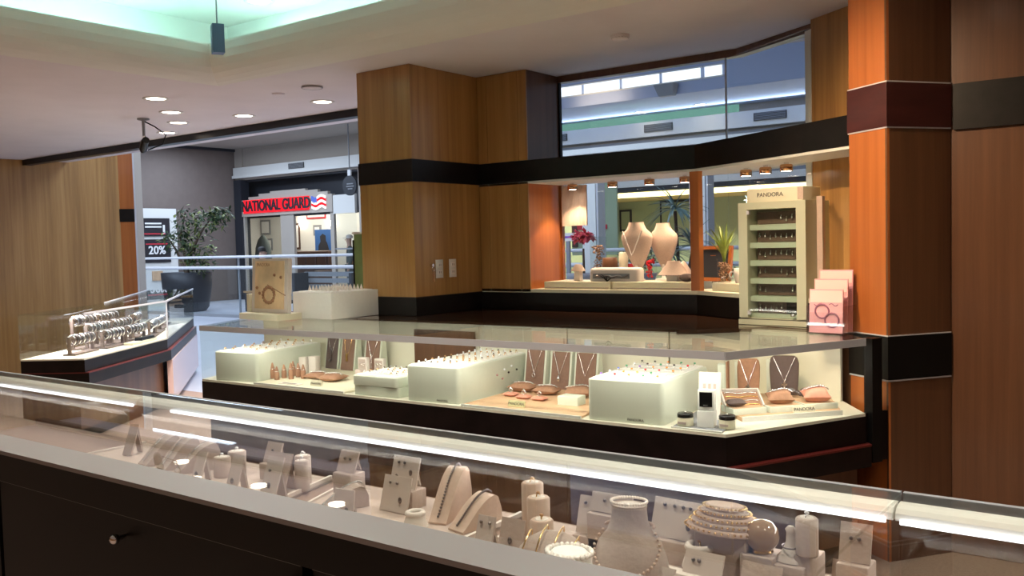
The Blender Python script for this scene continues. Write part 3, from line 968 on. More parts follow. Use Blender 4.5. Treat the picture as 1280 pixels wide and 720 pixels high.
# flat suede necklace stands with pale sides
def neck_stand(x, y, w, h, label, nlabel, style, rz=0, m='taupe', chain='silver', z=DZ + .0085, side='white_side'):
    t = T('necklace_stand', label, 'necklace stand', (x, y, z), rz)
    tilt = .16
    pr = [(-w / 2, 0), (w / 2, 0)]
    def at(u, hh, o=0):
        return (u, hh * tilt - o, hh)
    vs = [at(-w / 2, 0, .004), at(w / 2, 0, .004), at(w / 2, h, .004), at(-w / 2, h, .004), at(-w / 2, 0), at(w / 2, 0), at(w / 2, h), at(-w / 2, h)]
    MB().add(vs, [(0, 1, 2, 3), (5, 4, 7, 6), (1, 5, 6, 2), (4, 0, 3, 7), (3, 2, 6, 7), (4, 5, 1, 0)]).build('suede_front', m, t)
    # wedge sides carrying the front
    for s in (-1, 1):
        u0, u1 = (s * w / 2, s * (w / 2 + .012))
        tri = [(0, 0), (h * tilt, h), (h * tilt + .03, h), (.075, 0)]
        a = [(u0, p[0], p[1]) for p in tri]
        b = [(u1, p[0], p[1]) for p in tri]
        fs = [(3, 2, 1, 0), (4, 5, 6, 7)] + [((i + 1) % 4, (i + 1) % 4 + 4, i + 4, i) for i in range(4)]
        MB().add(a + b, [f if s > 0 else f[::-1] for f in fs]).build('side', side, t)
    MB().box(-w / 2, w / 2, h * tilt, h * tilt + .03, h - .004, h).build('top_cap', side, t)
    # the necklace: chain hanging in a V or U
    n = 22
    pts = []
    for k in range(n + 1):
        u = -1 + 2 * k / n
        if style == 'U':
            hh = h * (1.0 - .52 * (1 - u * u) ** .6)
            uu = u * w * .30
        else:
            hh = h * (1.0 - .62 * (1 - abs(u)))
            uu = u * w * .40
        p = at(uu, hh, .0090)
        pts.append(p)
    cb = MB().tube(pts, .0018, 5)
    low = pts[n // 2]
    o = cb.build('necklace', chain)
    if style == 'U':
        MB().box(low[0] - .008, low[0] + .008, low[1] - .007, low[1] - .003, low[2] - .045, low[2]).build('pendant', chain, o)
    elif style == 'drop':
        MB().lathe([(.002, 0), (.008, -.010), (.010, -.022), (.006, -.032), (.0005, -.034)], (low[0], low[1] - .009, low[2]), 10, cap0=False, cap1=False).build('pendant', chain, o)
    elif style == 'ring':
        MB().torus((low[0], low[1] - .003, low[2] - .011), .010, .0025, 'y', 14, 5).build('pendant', chain, o)
    elif style == 'lariat':
        MB().tube([(low[0], low[1], low[2] + .03), (low[0] + .006, low[1] - .010, low[2] - .05)], .003, 6).ball((low[0], low[1] - .003, low[2] + .03), .008, 8, 5).build('pendant', chain, o)
    elif style == 'dark':
        MB().box(low[0] - .006, low[0] + .006, low[1] - .003, low[1] + .001, low[2] - .02, low[2] + .05).ball((low[0], low[1] - .010, low[2] - .025), .010, 8, 5).build('pendant', 'oxid', o)
    elif style == 'cross':
        MB().box(low[0] - .004, low[0] + .004, low[1] - .005, low[1] - .001, low[2] - .035, low[2]).box(low[0] - .013, low[0] + .013, low[1] - .005, low[1] - .001, low[2] - .016, low[2] - .008).build('pendant', chain, o)
    o.location = (x, y, z)
    o.rotation_euler = (0, 0, rz)
    tag(o, nlabel, 'necklace')
    return t
neck_stand(-4.405, 3.965, .100, .205, 'dark taupe necklace stand nearest the block at the glass end', 'silver necklace with long dark pendant on dark taupe stand', 'dark', m='taupe_dk')
neck_stand(-4.25, 3.955, .108, .210, 'taupe necklace stand in the centre of three behind the brown cushions', 'gold-toned necklace with bar pendant on taupe stand', 'U', chain='gold', m='taupe')
neck_stand(-4.03, 3.95, .115, .208, 'mauve necklace stand beside the open rear door', 'fine silver lariat necklace on mauve stand beside the rear door', 'lariat', m='taupe')
neck_stand(-2.80, 3.93, .112, .205, 'brown necklace stand next to the middle ring block', 'silver necklace with round pendant beside the middle ring block', 'ring')
neck_stand(-2.655, 3.955, .108, .192, 'brown necklace stand with pearl drop, between two like it', 'fine necklace with white drop pendant on brown stand', 'drop', chain='silver')
neck_stand(-2.505, 3.965, .118, .192, 'brown necklace stand next to the largest ring block', 'hair-thin silver necklace beside the largest ring block', 'V')

cushion(-2.785, 3.81, .145, .10, .045, 'tan', 'brown cushion below the round pendant', .05, bracelet=('silver', 'silver bracelet on the brown cushion below the round pendant', None))
cushion(-2.62, 3.79, .135, .10, .042, 'tan', 'brown cushion below the white drop pendant', .05, bracelet=('silver', 'silver bracelet on the brown cushion below the white drop', None))
cushion(-2.44, 3.80, .135, .11, .046, 'tan', 'brown cushion at the rear corner of the largest ring block', .4, z=DZ + .016, tilt=.12, bracelet=('silver', 'silver bracelet on the brown cushion by the largest block', None))
for k, (x, y, l) in enumerate([(-2.75, 3.66, 'first'), (-2.648, 3.63, 'middle'), (-2.55, 3.625, 'last')]):
    wh = {'first': 'nearest the middle ring block', 'middle': 'between two like it', 'last': 'nearest the largest ring block'}[l]
    cushion(x, y, .074, .06, .020, 'coral', 'small coral ring cushion ' + wh, .05, 'coral ring cushions')
    r = MB().torus((0, 0, .011), .011, .0028, 'y', 14, 6).ball((0, 0, .023), .0055, 6, 4).build('ring', 'silver')
    r.location = (x, y, DZ + .0085 + .019)
    tag(r, 'silver ring standing on the coral cushion ' + wh, 'ring', 'rings on coral cushions')
o = T('display_block', 'low white block before the brown cushion beside the largest ring block', 'display block', (-2.355, 3.60, DZ + .0085), .05)
MB().rbox(-.055, .055, -.03, .05, 0, .042, .004, .003, 2).build('body', 'white_side', o)
def brand_label(x, y, w, h, rz, label, z=DZ + .0085, m='banner_pale'):
    if m not in W:
        W[m] = mat('pale_yellow_card', (0.66, 0.64, 0.36), 0.6)
    t = T('brand_plate', label, 'name plate', (x, y, z), rz)
    MB().box(-w / 2, w / 2, -.004, .004, 0, h, Matrix.Rotation(-.35, 3, 'X')).build('plate', m, t)
    text('PANDORA', h * .62, 'text_dk', t, (0, -.005 + .17 * h, h * .48), (pi / 2 - .35, 0, 0), 'brand_lettering', .0005)
brand_label(-2.545, 3.425, .092, .030, .04, 'pale yellow PANDORA plate before the coral cushions')
brand_label(-3.93, 3.42, .088, .026, .04, 'cream PANDORA plate before the brown cushions', m='cream')
brand_label(-1.335, 3.865, .098, .032, .80, 'cream PANDORA plate in the canted corner', z=DZ + .018, m='cream')
o = T('price_leaflet', 'flat white leaflet lying at the front of the case before the finger cones', 'leaflet', (-4.12, 3.40, DZ + .0085), .05)
MB().box(-.08, .08, -.022, .022, 0, .003).build('sheet', 'card', o)
MB().box(-.06, .05, -.01, .006, .003, .0035).build('print', 'text_dk', o)

# leaflet stand with the open ring box
t = T('ring_box_stand', 'tall pale card stand holding a leaflet behind the open ring box', 'card stand', (-1.655, 3.60, DZ + .005), .22)
r = Matrix.Rotation(-.20, 3, 'X')
MB().box(-.047, .047, 0, .006, 0, .20, r).build('back_card', 'card', t)
MB().box(-.042, .042, -.002, 0, .09, .19, r).build('leaflet', 'pink_lt', t)
for k in (-1, 0, 1):
    MB().box(k * .022 - .006, k * .022 + .006, -.0035, -.002, .115, .15, r).build('print', 'linen', t)
t = T('ring_box', 'white ring box with black lining standing open on a white pedestal', 'ring box', (-1.600, 3.465, DZ + .0735), .22)
MB().rbox(-.034, .034, -.02, .022, 0, .082, .004, .002, 2).build('box', 'white', t)
MB().box(-.026, .026, -.0215, -.02, .014, .074).build('lining', 'black', t)
MB().box(-.010, .010, -.030, -.0215, .014, .024).build('slot', 'silver', t)
t = T('pedestal', 'white cube pedestal under the ring box at the case front', 'pedestal', (-1.600, 3.465, DZ + .005), .22)
MB().rbox(-.034, .034, -.034, .03, 0, .066, .003, .002, 2).build('cube', 'white', t)
for x, y, l in ((-1.683, 3.435, 'round cream tin with black lid, the one beside the largest ring block'), (-1.515, 3.47, 'round cream tin with black lid, the one at the case corner')):
    t = T('round_tin', l, 'tin', (x, y, DZ + .005), 0, 'round tins by the ring box')
    MB().lathe([(.033, 0), (.033, .034), (.031, .036)], seg=24).build('tin', 'cream', t)
    MB().lathe([(.0335, 0), (.0335, .013), (.030, .017), (.0005, .0175)], (0, 0, .036), 24, cap1=False).build('lid', 'black_gl', t)
    MB().box(-.018, .018, -.0345, -.032, .010, .020).build('label', 'linen', t)
    MB().ball((0, 0, .055), .005, 8, 4).build('lid_stone', 'silver', t)

# canted corner: busts, tray, cushions, risers
CZd = DZ + .0185
def soft_bust(x, y, w, h, label, nlabel, m, rz, style, z=CZd):
    t = T('necklace_stand', label, 'necklace stand', (x, y, z), rz)
    rings = []
    prof2 = [(0.0, .88), (.25, .92), (.55, .98), (.82, 1.0), (.95, .90), (1.0, .72)]
    for f_, ww in prof2:
        yy = f_ * h * .14
        rings.append([(w / 2 * ww * cos(a), yy + .014 * sin(a), h * f_) for a in [2 * pi * k / 20 for k in range(20)]])
    MB().loft(rings).build('suede_front', m, t)
    MB().box(-w * .60, -w * .47, .02, .055, 0, h * .92).build('side', 'white_side', t)
    MB().box(-w * .46, w * .42, .055, .075, 0, h * .80).build('easel_back', 'white_side', t)
    n = 20
    pts = []
    for k in range(n + 1):
        u = -1 + 2 * k / n
        hh = h * (.97 - .58 * (1 - abs(u)))
        pts.append((u * w * .36, hh * .14 - .0185, hh))
    low = pts[n // 2]
    o = MB().tube(pts, .002, 5).build('necklace', 'silver')
    MB().box(low[0] - .004, low[0] + .004, low[1] - .009, low[1] - .005, low[2] - .04, low[2]).box(low[0] - .013, low[0] + .013, low[1] - .009, low[1] - .005, low[2] - .018, low[2] - .010).build('pendant', 'silver', o)
    o.location = (x, y, z)
    o.rotation_euler = (0, 0, rz)
    tag(o, nlabel, 'necklace')
soft_bust(-1.665, 4.06, .105, .188, 'rust brown suede bust at the corner of the case', 'silver necklace with cross pendant on the rust brown bust', 'tan', .30, 'cross')
soft_bust(-1.545, 4.20, .135, .192, 'dark brown suede bust with rounded shoulders, in the canted end', 'silver necklace with large pendant on the dark bust', 'taupe_dk', .35, 'cross')
t = T('necklace_stand', 'pale upright panel on edge beside the leaflet stand', 'necklace stand', (-1.742, 3.94, CZd), .25)
MB().box(-.018, .018, -.01, .05, 0, .175).build('side', 'white_side', t)
MB().box(.018, .026, -.006, .05, 0, .185).build('suede_front', 'tan', t)

riser_pts = [(-1.575, 3.72, .10, 'white riser slab under the bracelet tray'), (-1.462, 3.845, .10, 'white riser slab under the brown ring cushion'), (-1.352, 3.975, .11, 'white riser slab under the rust cushion at the case end')]
rzc = radians(49)
for x, y, w, l in riser_pts:
    t = T('riser_slab', l, 'riser', (x + .02, y + .03, CZd), rzc)
    MB().rbox(-.078, .078, -.05, .075, 0, .026, .003, .002, 2).build('slab', 'white_side', t)
    MB().box(-.07, .07, -.043, .068, .026, .0275).build('top_mat', 'peach', t)
t = T('bracelet_tray', 'tilted white tray of rust suede with silver bracelets laid across', 'bracelet tray', (-1.59, 3.80, CZd + .028), rzc - .25)
r = Matrix.Rotation(radians(24), 3, 'X')
MB().box(-.085, .085, -.055, .075, 0, .012, r).build('tray', 'card', t)
MB().box(-.078, .078, -.048, .068, .012, .016, r).build('suede_pad', 'tan', t)
MB().box(-.085, -.079, -.055, .075, .012, .03, r).box(.079, .085, -.055, .075, .012, .03, r).box(-.085, .085, .069, .075, .012, .03, r).build('rim', 'card', t)
MB().box(-.07, .07, .055, .06, -.0, .04).build('easel', 'card', t)
for k in range(4):
    pts = [r @ Vector((-.07 + .14 * i / 10, -.035 + .03 * k + .004 * sin(i), .019)) for i in range(11)]
    o = MB().tube(pts, .003, 6).build('bracelet', 'silver' if k % 2 else 'gold')
    o.location = t.location
    o.rotation_euler = t.rotation_euler
    tag(o, 'bracelet laid across the tilted rust suede tray', 'bracelet', 'bracelets on the tilted tray')
cushion(-1.583, 3.720, .085, .05, .034, 'taupe_dk', 'dark round cushion before the tilted bracelet tray', rzc - .2, z=CZd + .0285)
cushion(-1.452, 3.885, .115, .09, .060, 'tan', 'plump brown cushion in the middle of the canted corner', rzc - .3, z=CZd + .0285, tilt=.2, bracelet=('silver', 'silver bracelet over the plump brown cushion', None))
cushion(-1.335, 4.005, .12, .09, .064, 'coral', 'plump rust cushion at the end of the canted corner', rzc - .3, z=CZd + .0285, tilt=.2, bracelet=('silver', 'silver bracelet over the plump rust cushion', None))
bb = MB()
rr = random.Random(3)
for k in range(26):
    a = 2 * pi * k / 26
    bb.ball((.045 * cos(a) + rr.uniform(-.004, .004), .03 * sin(a), .012 + .02 * (sin(a * 2) * .5 + .5)), .0095, 7, 5)
o = bb.build('bead_bracelet', 'oxid')
o.location = (-1.43, 4.08, CZd + .0285)
tag(o, 'coiled dark bead bracelet behind the plump brown cushion', 'bracelet')
t = T('riser_slab', 'peach riser slab under the coiled dark bead bracelet', 'riser', (-1.43, 4.08, CZd), .2)
MB().rbox(-.07, .07, -.05, .05, 0, .026, .003, .002, 2).build('slab', 'peach', t)

# ================================================================ THINGS ON THE LONG CASE
TOP = 1.0005
t = T('framed_sign', 'sepia bracelet picture in a white frame standing on the glass top', 'sign', (-4.79, 3.83, TOP), radians(-4))
MB().rbox(-.235, .19, -.10, .09, 0, .040, .006, .003, 2).build('base', 'cream', t)
r = Matrix.Rotation(-.06, 3, 'X')
MB().box(-.205, .185, -.02, .01, .0405, .39, r, (0, 0, .04)).build('frame', 'card', t)
MB().box(-.17, .15, -.0235, -.02, .065, .375, r, (0, 0, .04)).build('picture', 'parch', t)
MB().box(-.245, -.215, -.03, .03, .04, .16).build('side_block', 'cream', t)
ring_pic = MB()
for k in range(16):
    a = 2 * pi * k / 16
    p = r @ (Vector((-.01 + .062 * cos(a), -.025, .155 + .05 * sin(a))) - Vector((0, 0, .04))) + Vector((0, 0, .04))
    ring_pic.ball(tuple(p), .012, 6, 4)
ring_pic.build('printed_bracelet', 'sepia', t)
for (u, v_) in ((-.14, .20), (-.11, .165), (.05, .285), (.12, .27)):
    p = r @ (Vector((u, -.025, v_)) - Vector((0, 0, .04))) + Vector((0, 0, .04))
    MB().ball(tuple(p), .011, 6, 4).build('printed_charm', 'sepia', t)
a = r @ Vector((-.02, -.0245, .225)) + Vector((0, 0, .0024))
MB().tube([tuple(r @ Vector((-.03, -.025, .22))), tuple(r @ Vector((.165, -.025, .155)))], .0035, 5).build('printed_line', 'sepia', t)
text('PANDORA', .030, 'sepia', t, (-.02, -.052 + .007, .352), (pi / 2 - .06, 0, 0), 'brand_lettering', .0004)

t = T('ring_block', 'cream ring block standing on the glass top beside the framed sign', 'ring display', (-4.535, 3.935, TOP), radians(-3))
MB().rbox(-.195, .195, 0, .40, 0, .170, .008, .004, 3).build('body', 'white', t)
MB().rbox(-.17, .17, .03, .37, .170, .174, .006, .002, 3).build('foam_top', 'white', t)
for j in range(3):
    for i in range(9):
        p = Matrix.Rotation(radians(-3), 3, 'Z') @ Vector((-.14 + .28 * i / 8, .10 + .10 * j, 0))
        o = MB().lathe([(.011, 0), (.008, .014), (.0005, .036)], seg=8, cap1=False).build('ring_cone', 'pearl') if (i, j) == (0, 0) else bpy.data.objects['ring_cone.007'].copy()
        if (i, j) != (0, 0):
            COL.objects.link(o)
        o.location = (-4.535 + p.x, 3.935 + p.y, TOP + .1745)
        tag(o, 'tiny blush cone standing on the cream ring block', 'ring cone', 'blush cones on the cream block')

# earring tower
tw = T('earring_tower', 'tall sage green earring cabinet with PANDORA header on the corner of the case', 'display cabinet', (-1.715, 4.50, TOP), radians(-7.5))
w, h, d = .37, .625, .26
MB().box(-w / 2, w / 2, .012, d, 0, .035).box(-w / 2, -w / 2 + .05, 0, d, .035, h).box(w / 2 - .05, w / 2, 0, d, .035, h).box(-w / 2 + .05, w / 2 - .05, 0, d, h - .035, h).box(-w / 2 + .05, w / 2 - .05, .11, d, .035, h - .035).build('cabinet', 'sage', tw)
MB().box(-w / 2 - .003, w / 2 + .003, -.004, .02, .0, .026).build('drawer', 'sage', tw)
MB().box(-w / 2 - .001, w / 2 + .001, -.001, .004, .027, .030).build('joint', 'text_dk', tw)
hd = MB().rbox(-.145, .165, .02, d - .05, h, h + .070, .004, .002, 2).build('header', 'cream', tw)
MB().box(.135, .1655, .0185, .021, h + .006, h + .066).build('header_tab', 'linen_pk', tw)
text('PANDORA', .030, 'text_dk', tw, (-.015, .0185, h + .036), UP, 'brand_lettering', .0006)
MB().box(w / 2, w / 2 + .03, .12, .15, .0, h + .02).build('side_panel', 'linen_pk', tw)
rows = 6
for j in range(rows):
    z1 = h - .05 - j * .0915
    sh = MB().box(-w / 2 + .05, w / 2 - .05, .03, .11, z1 - .0915, z1 - .0915 + .028).build('shelf', 'sage_in', tw)
    MB().box(-w / 2 + .062, w / 2 - .062, .085, .108, z1 - .0605, z1 + .002).build('velvet_card', 'velvet', tw)
dg = MB().box(-w / 2 + .045, w / 2 - .045, .006, .011, .036, h - .03).build('glass_door', 'glass', tw)
MB().box(-w / 2 + .048, -w / 2 + .062, -.002, .014, .05, .07).box(-w / 2 + .048, -w / 2 + .062, -.002, .014, h - .06, h - .04).build('hinge', 'metal', tw)
MB().lathe([(.012, 0), (.012, .01), (.006, .014)], (w / 2 - .07, 0, .05), 12).build('lock', 'chrome', tw)
rr = random.Random(8)
ear0 = None
rowmask = ['....xxxx', 'xxxxxxxx', 'xxxxxxxx', 'xx..xxxx', 'xx....xx', 'xxxxx.x.']
names_ = ['top', 'second', 'third', 'fourth', 'fifth', 'lowest']
for j in range(rows):
    z1 = h - .05 - j * .0915
    for i, ch in enumerate(rowmask[j]):
        if ch == '.':
            continue
        u = -.105 + .21 * i / 7
        if ear0 is None:
            o = ear0 = MB().tube([(0, 0, 0), (0, -.002, -.012)], .0022, 5).ball((0, -.002, -.016), .0062, 7, 5, 1.3).build('drop_earring', 'silver')
        else:
            o = ear0.copy()
            COL.objects.link(o)
        p = Matrix.Rotation(radians(-7.5), 3, 'Z') @ Vector((u, .078, 0))
        o.location = (tw.location.x + p.x, tw.location.y + p.y, TOP + z1 - .012 - rr.uniform(0, .014))
        o.rotation_euler = (0, 0, radians(-7.5))
        tag(o, 'silver drop earring on the %s row of the sage cabinet' % names_[j], 'earring', 'earrings on the %s row' % names_[j])

# leaflets in a clear holder
hx, hy = -1.335, 4.195
HR = radians(-5)
t = T('leaflet_holder', 'clear acrylic leaflet holder on the case end beside the sage cabinet', 'leaflet holder', (hx, hy, TOP), HR)
MB().box(-.085, .085, -.035, .135, 0, .005).build('base', 'acryl', t)
for k in range(3):
    MB().box(-.085, .085, -.035 + k * .045, -.031 + k * .045, .005, .10 + k * .05).build('pocket', 'acryl', t)
MB().box(-.0895, -.0855, -.035, .135, 0, .13).build('side', 'acryl', t)
MB().box(.0855, .0895, -.035, .135, 0, .13).build('side', 'acryl', t)
for k, (zz, l) in enumerate(((.205, 'pink leaflet with two rings printed on it, foremost in the holder'), (.25, 'pink leaflet in the middle pocket of the clear holder'), (.29, 'pink leaflet in the rear pocket, tallest of three'))):
    o = T('leaflet', l, 'leaflet', (hx, hy, TOP), HR)
    y = -.022 + k * .045
    r = Matrix.Rotation(-.05, 3, 'X')
    sx = (-.004, .0, .004)[k]
    MB().box(-.078 + sx, .078 + sx, y, y + .006, .0065, zz, r, (0, y, .0065)).build('sheet', 'pink', o)
    MB().box(-.074 + sx, .074 + sx, y - .001, y, zz - .06, zz - .006, r, (0, y, .0065)).build('pale_print', 'pink_lt', o)
    for q in (-1, 1):
        c_ = Vector((q * .035 + sx, y - .001, zz - .07))
        MB().tube([tuple(r @ (c_ + Vector((q * (-.02 + .04 * i / 5), 0, .006 * sin(i * 1.3))) - Vector((0, y, .0065))) + Vector((0, y, .0065))) for i in range(6)], .002, 4).build('print_line', 'plum', o)
    if k == 0:
        for cx_, cz_ in ((-.022, .105), (.024, .065)):
            p = r @ (Vector((cx_, y - .002, cz_)) - Vector((0, y, .0065))) + Vector((0, y, .0065))
            MB().torus(tuple(p), .032, .0042, 'y', 20, 5).build('printed_ring', 'plum', o)

# green board leaning at the pier's edge
t = T('green_board', 'narrow green board with white edge standing beside the pier', 'board', (-4.72, 4.50, TOP), radians(0))
MB().box(0.0, .20, 0, .012, 0, .54).build('board', 'banner', t)
MB().box(-.012, .20, -.004, .016, .54, .556).build('top_edge', 'card', t)
MB().box(-.014, 0, -.002, .02, 0, .50).build('side_edge', 'black', t)

# ================================================================ NEAR CASE (seen from behind)
NT = T('display_case', 'near glass display case of white jewellery stands seen over its grey back rail', 'display case', (0, 0, 0))
NX0, NX1, NYa, NYb = -4.6, 1.3, .98, 1.66
units = [(NX0, -2.70), (-2.70, -.405), (-.405, NX1)]
MB().box(NX0, NX1, 1.05, 1.64, .08, .70).build('cabinet_body', 'mahog', NT)
MB().box(NX0, NX1, 1.10, 1.60, 0, .08).build('toe_kick', 'black', NT)
MB().box(NX0, NX1, 1.045, 1.06, .70, .925).box(NX0, NX1, .984, 1.06, .925, .989).build('back_board', 'black', NT)
for x0, x1 in units:
    MB().box(x0 + .002, x1 - .002, NYa, 1.074, .990, .999).build('back_rail', 'metal_lt', NT)
    MB().box(x0 + .0015, x1 - .0015, 1.075, NYb, .990, .9995).build('top_glass', 'glass', NT)
    MB().box(x0 + .002, x1 - .002, NYb - .012, NYb - .006, .72, .985).build('front_glass', 'glass', NT)
    MB().box(x0 + .002, x1 - .002, NYb, NYb + .012, .978, 1.0005).build('front_trim', 'mall_grey', NT)
    # lamp housing: a pale trough seen from behind, with the tube along its lower edge
    pr = [(1.646, .989), (1.630, .988), (1.618, .984), (1.610, .977), (1.607, .968), (1.611, .964), (1.646, .964)]
    MB().loft([[(x, y, z) for y, z in pr] for x in (x0 + .002, x1 - .002)], True, True, smooth=False).build('lamp_housing', 'white', NT)
    MB().tube([(x0 + (.20 if x0 < -2.6 and x0 > -3 else .012), 1.602, .9655), (x1 - .012, 1.602, .9655)], .0048, 8).build('lamp_tube', 'e_led', NT)
    light('AREA', 'case_lamp', ((x0 + x1) / 2, 1.598, .957), 0.30 * (x1 - x0), (1.0, .90, .80), ((x0 + x1) / 2, 1.38, .80), shape='RECTANGLE', size=x1 - x0 - .1, size_y=.02)
MB().box(NX0, NX1, 1.062, 1.645, .828, .838).build('deck', 'tray_gap', NT)
MB().box(NX0, NX1, 1.062, 1.645, .70, .828).build('deck_front', 'wood_dark', NT)
# black rear doors with knobs, the lit top edge painted in as grey
for k, (x0, x1) in enumerate([(-4.5, -3.15), (-3.14, -1.79 - .0), (-1.785 - .55, -1.222), (-1.20, -.62), (-.61, .1), (.11, .8)]):
    if k == 1:
        x1 = -2.345
    dr = MB().box(x0 + .004, x1 - .004, 1.022, 1.044, .12, .905).build('rear_door', 'black', NT)
    MB().box(x0 + .004, x1 - .004, 1.018, 1.044, .906, .921).build('door_edge', 'lit_edge', dr)
    kx = {2: (-1.258,), 1: (-2.40,)}.get(k, (x0 + .04,))[0]
    MB().tube([(kx, 1.022, .872), (kx, 1.005, .872)], .006, 8).ball((kx, .996, .872), .014, 12, 8).build('door_knob', 'brass' if k == 2 else 'chrome', dr)
    if k == 2:
        MB().tube([(-1.78, 1.022, .862), (-1.78, 1.006, .862)], .005, 8).ball((-1.78, .998, .862), .011, 10, 6).build('door_lock', 'chrome', dr)

DK = .838
def near(x, y, k=None, riser=False):
    """a point of the case: (x, y) on the level .79 slid towards the viewpoint's height until it lies inside the case"""
    if k is None:
        k = .9265
        if y * k > 1.53:
            k = max(.79, 1.53 / y)
    return x * k, y * k, 1.45 - .66 * k, k
def plinth(x, y, z, w, d, label):
    if z - DK < .006:
        return
    o = T('display_riser', label, 'riser', (x, y, DK + .0075), 0)
    MB().rbox(-w / 2, w / 2, -d / 2, d / 2, 0, z - DK - .0085, .003, .002, 2).build('block', 'linen', o)
def tray(label, poly, m='linen'):
    o = T('case_tray', label, 'tray', (0, 0, DK + .0005))
    MB().prism(poly, 0, .0065).build('board', m, o)
    MB().slab(poly[0], poly[1], .006, 0, .0125, 1).build('edge', 'card', o)
    MB().slab(poly[1], poly[2], .008, 0, .0160, 1).build('edge', 'card', o)
    MB().slab(poly[3], poly[0], .006, 0, .0125, 1).build('edge', 'card', o)
tray('pale linen tray at the shadier end of the near case with ring cylinders', [(-2.68, 1.12), (-1.68, 1.12), (-1.81, 1.62), (-2.68, 1.62)])
tray('pale linen tray of bracelet ramps in the middle of the near case', [(-1.58, 1.12), (-1.178, 1.12), (-1.192, 1.62), (-1.75, 1.62)])
tray('pale linen tray of busts and cards at the bright end of the near case', [(-1.10, 1.12), (-.42, 1.12), (-.42, 1.62), (-1.165, 1.62)])

TZ = DK + .0075
def put(x, y, h, w, riser_label=None, rw=None):
    X, Y, Z, k = near(x, y)
    Z = max(Z, TZ)
    if Z > TZ + .012:
        plinth(X, Y + .012, Z, (rw or w * k * 1.02), .05, riser_label)
        Z += .0005
    else:
        Z = TZ + .0005
    return X, Y, Z, h * k, w * k

def ring_cyl(x, y, h, w, label, rl, stone='g_clear', m='linen'):
    X, Y, Z, hh, ww = put(x, y, h, w, 'pale block under the ' + label.split(' in the near')[0])
    t = T('ring_cylinder', label, 'ring stand', (X, Y, Z))
    MB().lathe([(ww / 2, 0), (ww / 2, hh - .003), (ww / 2 - .003, hh)], seg=24).build('cylinder', m, t)
    MB().lathe([(ww * .30, hh), (ww * .28, hh + .0012)], seg=16).build('slot', 'card', t)
    rec = ring_mesh(stone, .85)
    ring(X, Y, Z + hh - .0050, random.uniform(-.6, .6), stone, rl, None, .85)
ring_cyl(-1.214, 1.688, .119, .051, 'tallest of three round ring cylinders in the near case', 'ring on the tallest of the three cylinders', 'g_tan', 'linen_pk')
ring_cyl(-1.150, 1.620, .096, .051, 'middle one of three round ring cylinders in the near case', 'ring on the middle one of the three cylinders', 'g_tan', 'linen_pk')
ring_cyl(-1.100, 1.560, .070, .050, 'shortest of three round ring cylinders in the near case', 'ring on the shortest of the three cylinders', 'g_tan', 'linen_pk')
ring_cyl(-2.254, 1.60, .057, .050, 'short wide ring cylinder among the leaning cards in the near case', 'ring on the short wide cylinder')
ring_cyl(-2.32, 1.70, .066, .054, 'short wide ring cylinder behind another in the near case', 'ring on the rear short wide cylinder')
ring_cyl(-1.93, 1.62, .082, .040, 'slim ring cylinder at the tray edge in the near case', 'ring on the slim cylinder at the tray edge')
ring_cyl(-2.02, 1.70, .088, .046, 'slim ring cylinder behind the tray edge in the near case', 'ring on the slim rear cylinder')
ring_cyl(-.640, 1.86, .077, .046, 'lone ring cylinder at the far bright end in the near case', 'ring on the lone far cylinder')

def lean_card(x, y, h, w, label, rz=0.0, ears=(), m='linen', lean=.38, earl=None, mm='oxid'):
    m = 'linen_lt' if m == 'card' else m
    X, Y, Z, hh, ww = put(x, y, h, w, 'pale block under the ' + label)
    t = T('earring_card', label, 'display card', (X, Y, Z + .0005), rz)
    L = hh / cos(lean)
    r = Matrix.Rotation(-lean, 3, 'X')
    MB().box(-ww / 2, ww / 2, 0, .004, 0, L, r).build('card', m, t)
    a = r @ Vector((0, .004, L * .93))
    MB().add([(-ww * .2, a.y - .001, a.z - .002), (ww * .2, a.y - .001, a.z - .002), (ww * .3, a.y + .004, a.z - .004), (-ww * .3, a.y + .004, a.z - .004),
              (-ww * .3, a.y + .012, 0), (ww * .3, a.y + .012, 0), (ww * .3, a.y + .016, 0), (-ww * .3, a.y + .016, 0)],
             [(0, 1, 5, 4), (3, 7, 6, 2), (0, 4, 7, 3), (1, 2, 6, 5), (0, 3, 2, 1), (4, 5, 6, 7)]).build('easel_leg', m, t)
    for (u, v_) in ears:
        p = r @ Vector((u * ww / 2, -.003, v_ * L))
        o = MB().ball((p.x, p.y, p.z), .0036, 7, 5).build('earring', mm) if v_ > .5 else MB().ball((p.x, p.y, p.z), .0045, 7, 5, 1.7).build('pendant', mm)
        o.location = t.location
        o.rotation_euler = (0, 0, rz)
        tag(o, ('stud earring on the ' if v_ > .5 else 'small pendant on the ') + label, 'earring' if v_ > .5 else 'pendant', 'jewellery on the ' + label)
E2 = [(-.45, .80), (.05, .80), (.45, .35)]
lean_card(-2.245, 1.50, .085, .036, 'narrow leaning card beside the short cylinder', .1, [(0, .3)], 'card')
lean_card(-2.06, 1.48, .100, .042, 'narrow leaning card in the centre of the shady tray', .1, [(0, .35)], 'card')
lean_card(-1.90, 1.47, .116, .056, 'taller leaning card beside the slim cylinder', .08, [(-.3, .7), (0, .4)], 'card')
lean_card(-1.97, 1.56, .100, .060, 'leaning card with pink print half hidden by the taller one', .08, [(0, .4)], 'linen')
lean_card(-2.76, 1.60, .095, .040, 'leaning card near the case joint', .15, [], 'linen')
lean_card(-2.292, 1.80, .060, .070, 'square card on a block behind the short cylinders', .0, [(0, .6)], 'linen')
lean_card(-2.0, 1.84, .060, .075, 'square card on a block behind the slim cylinders', .0, [(-.3, .6), (.3, .6)], 'linen')
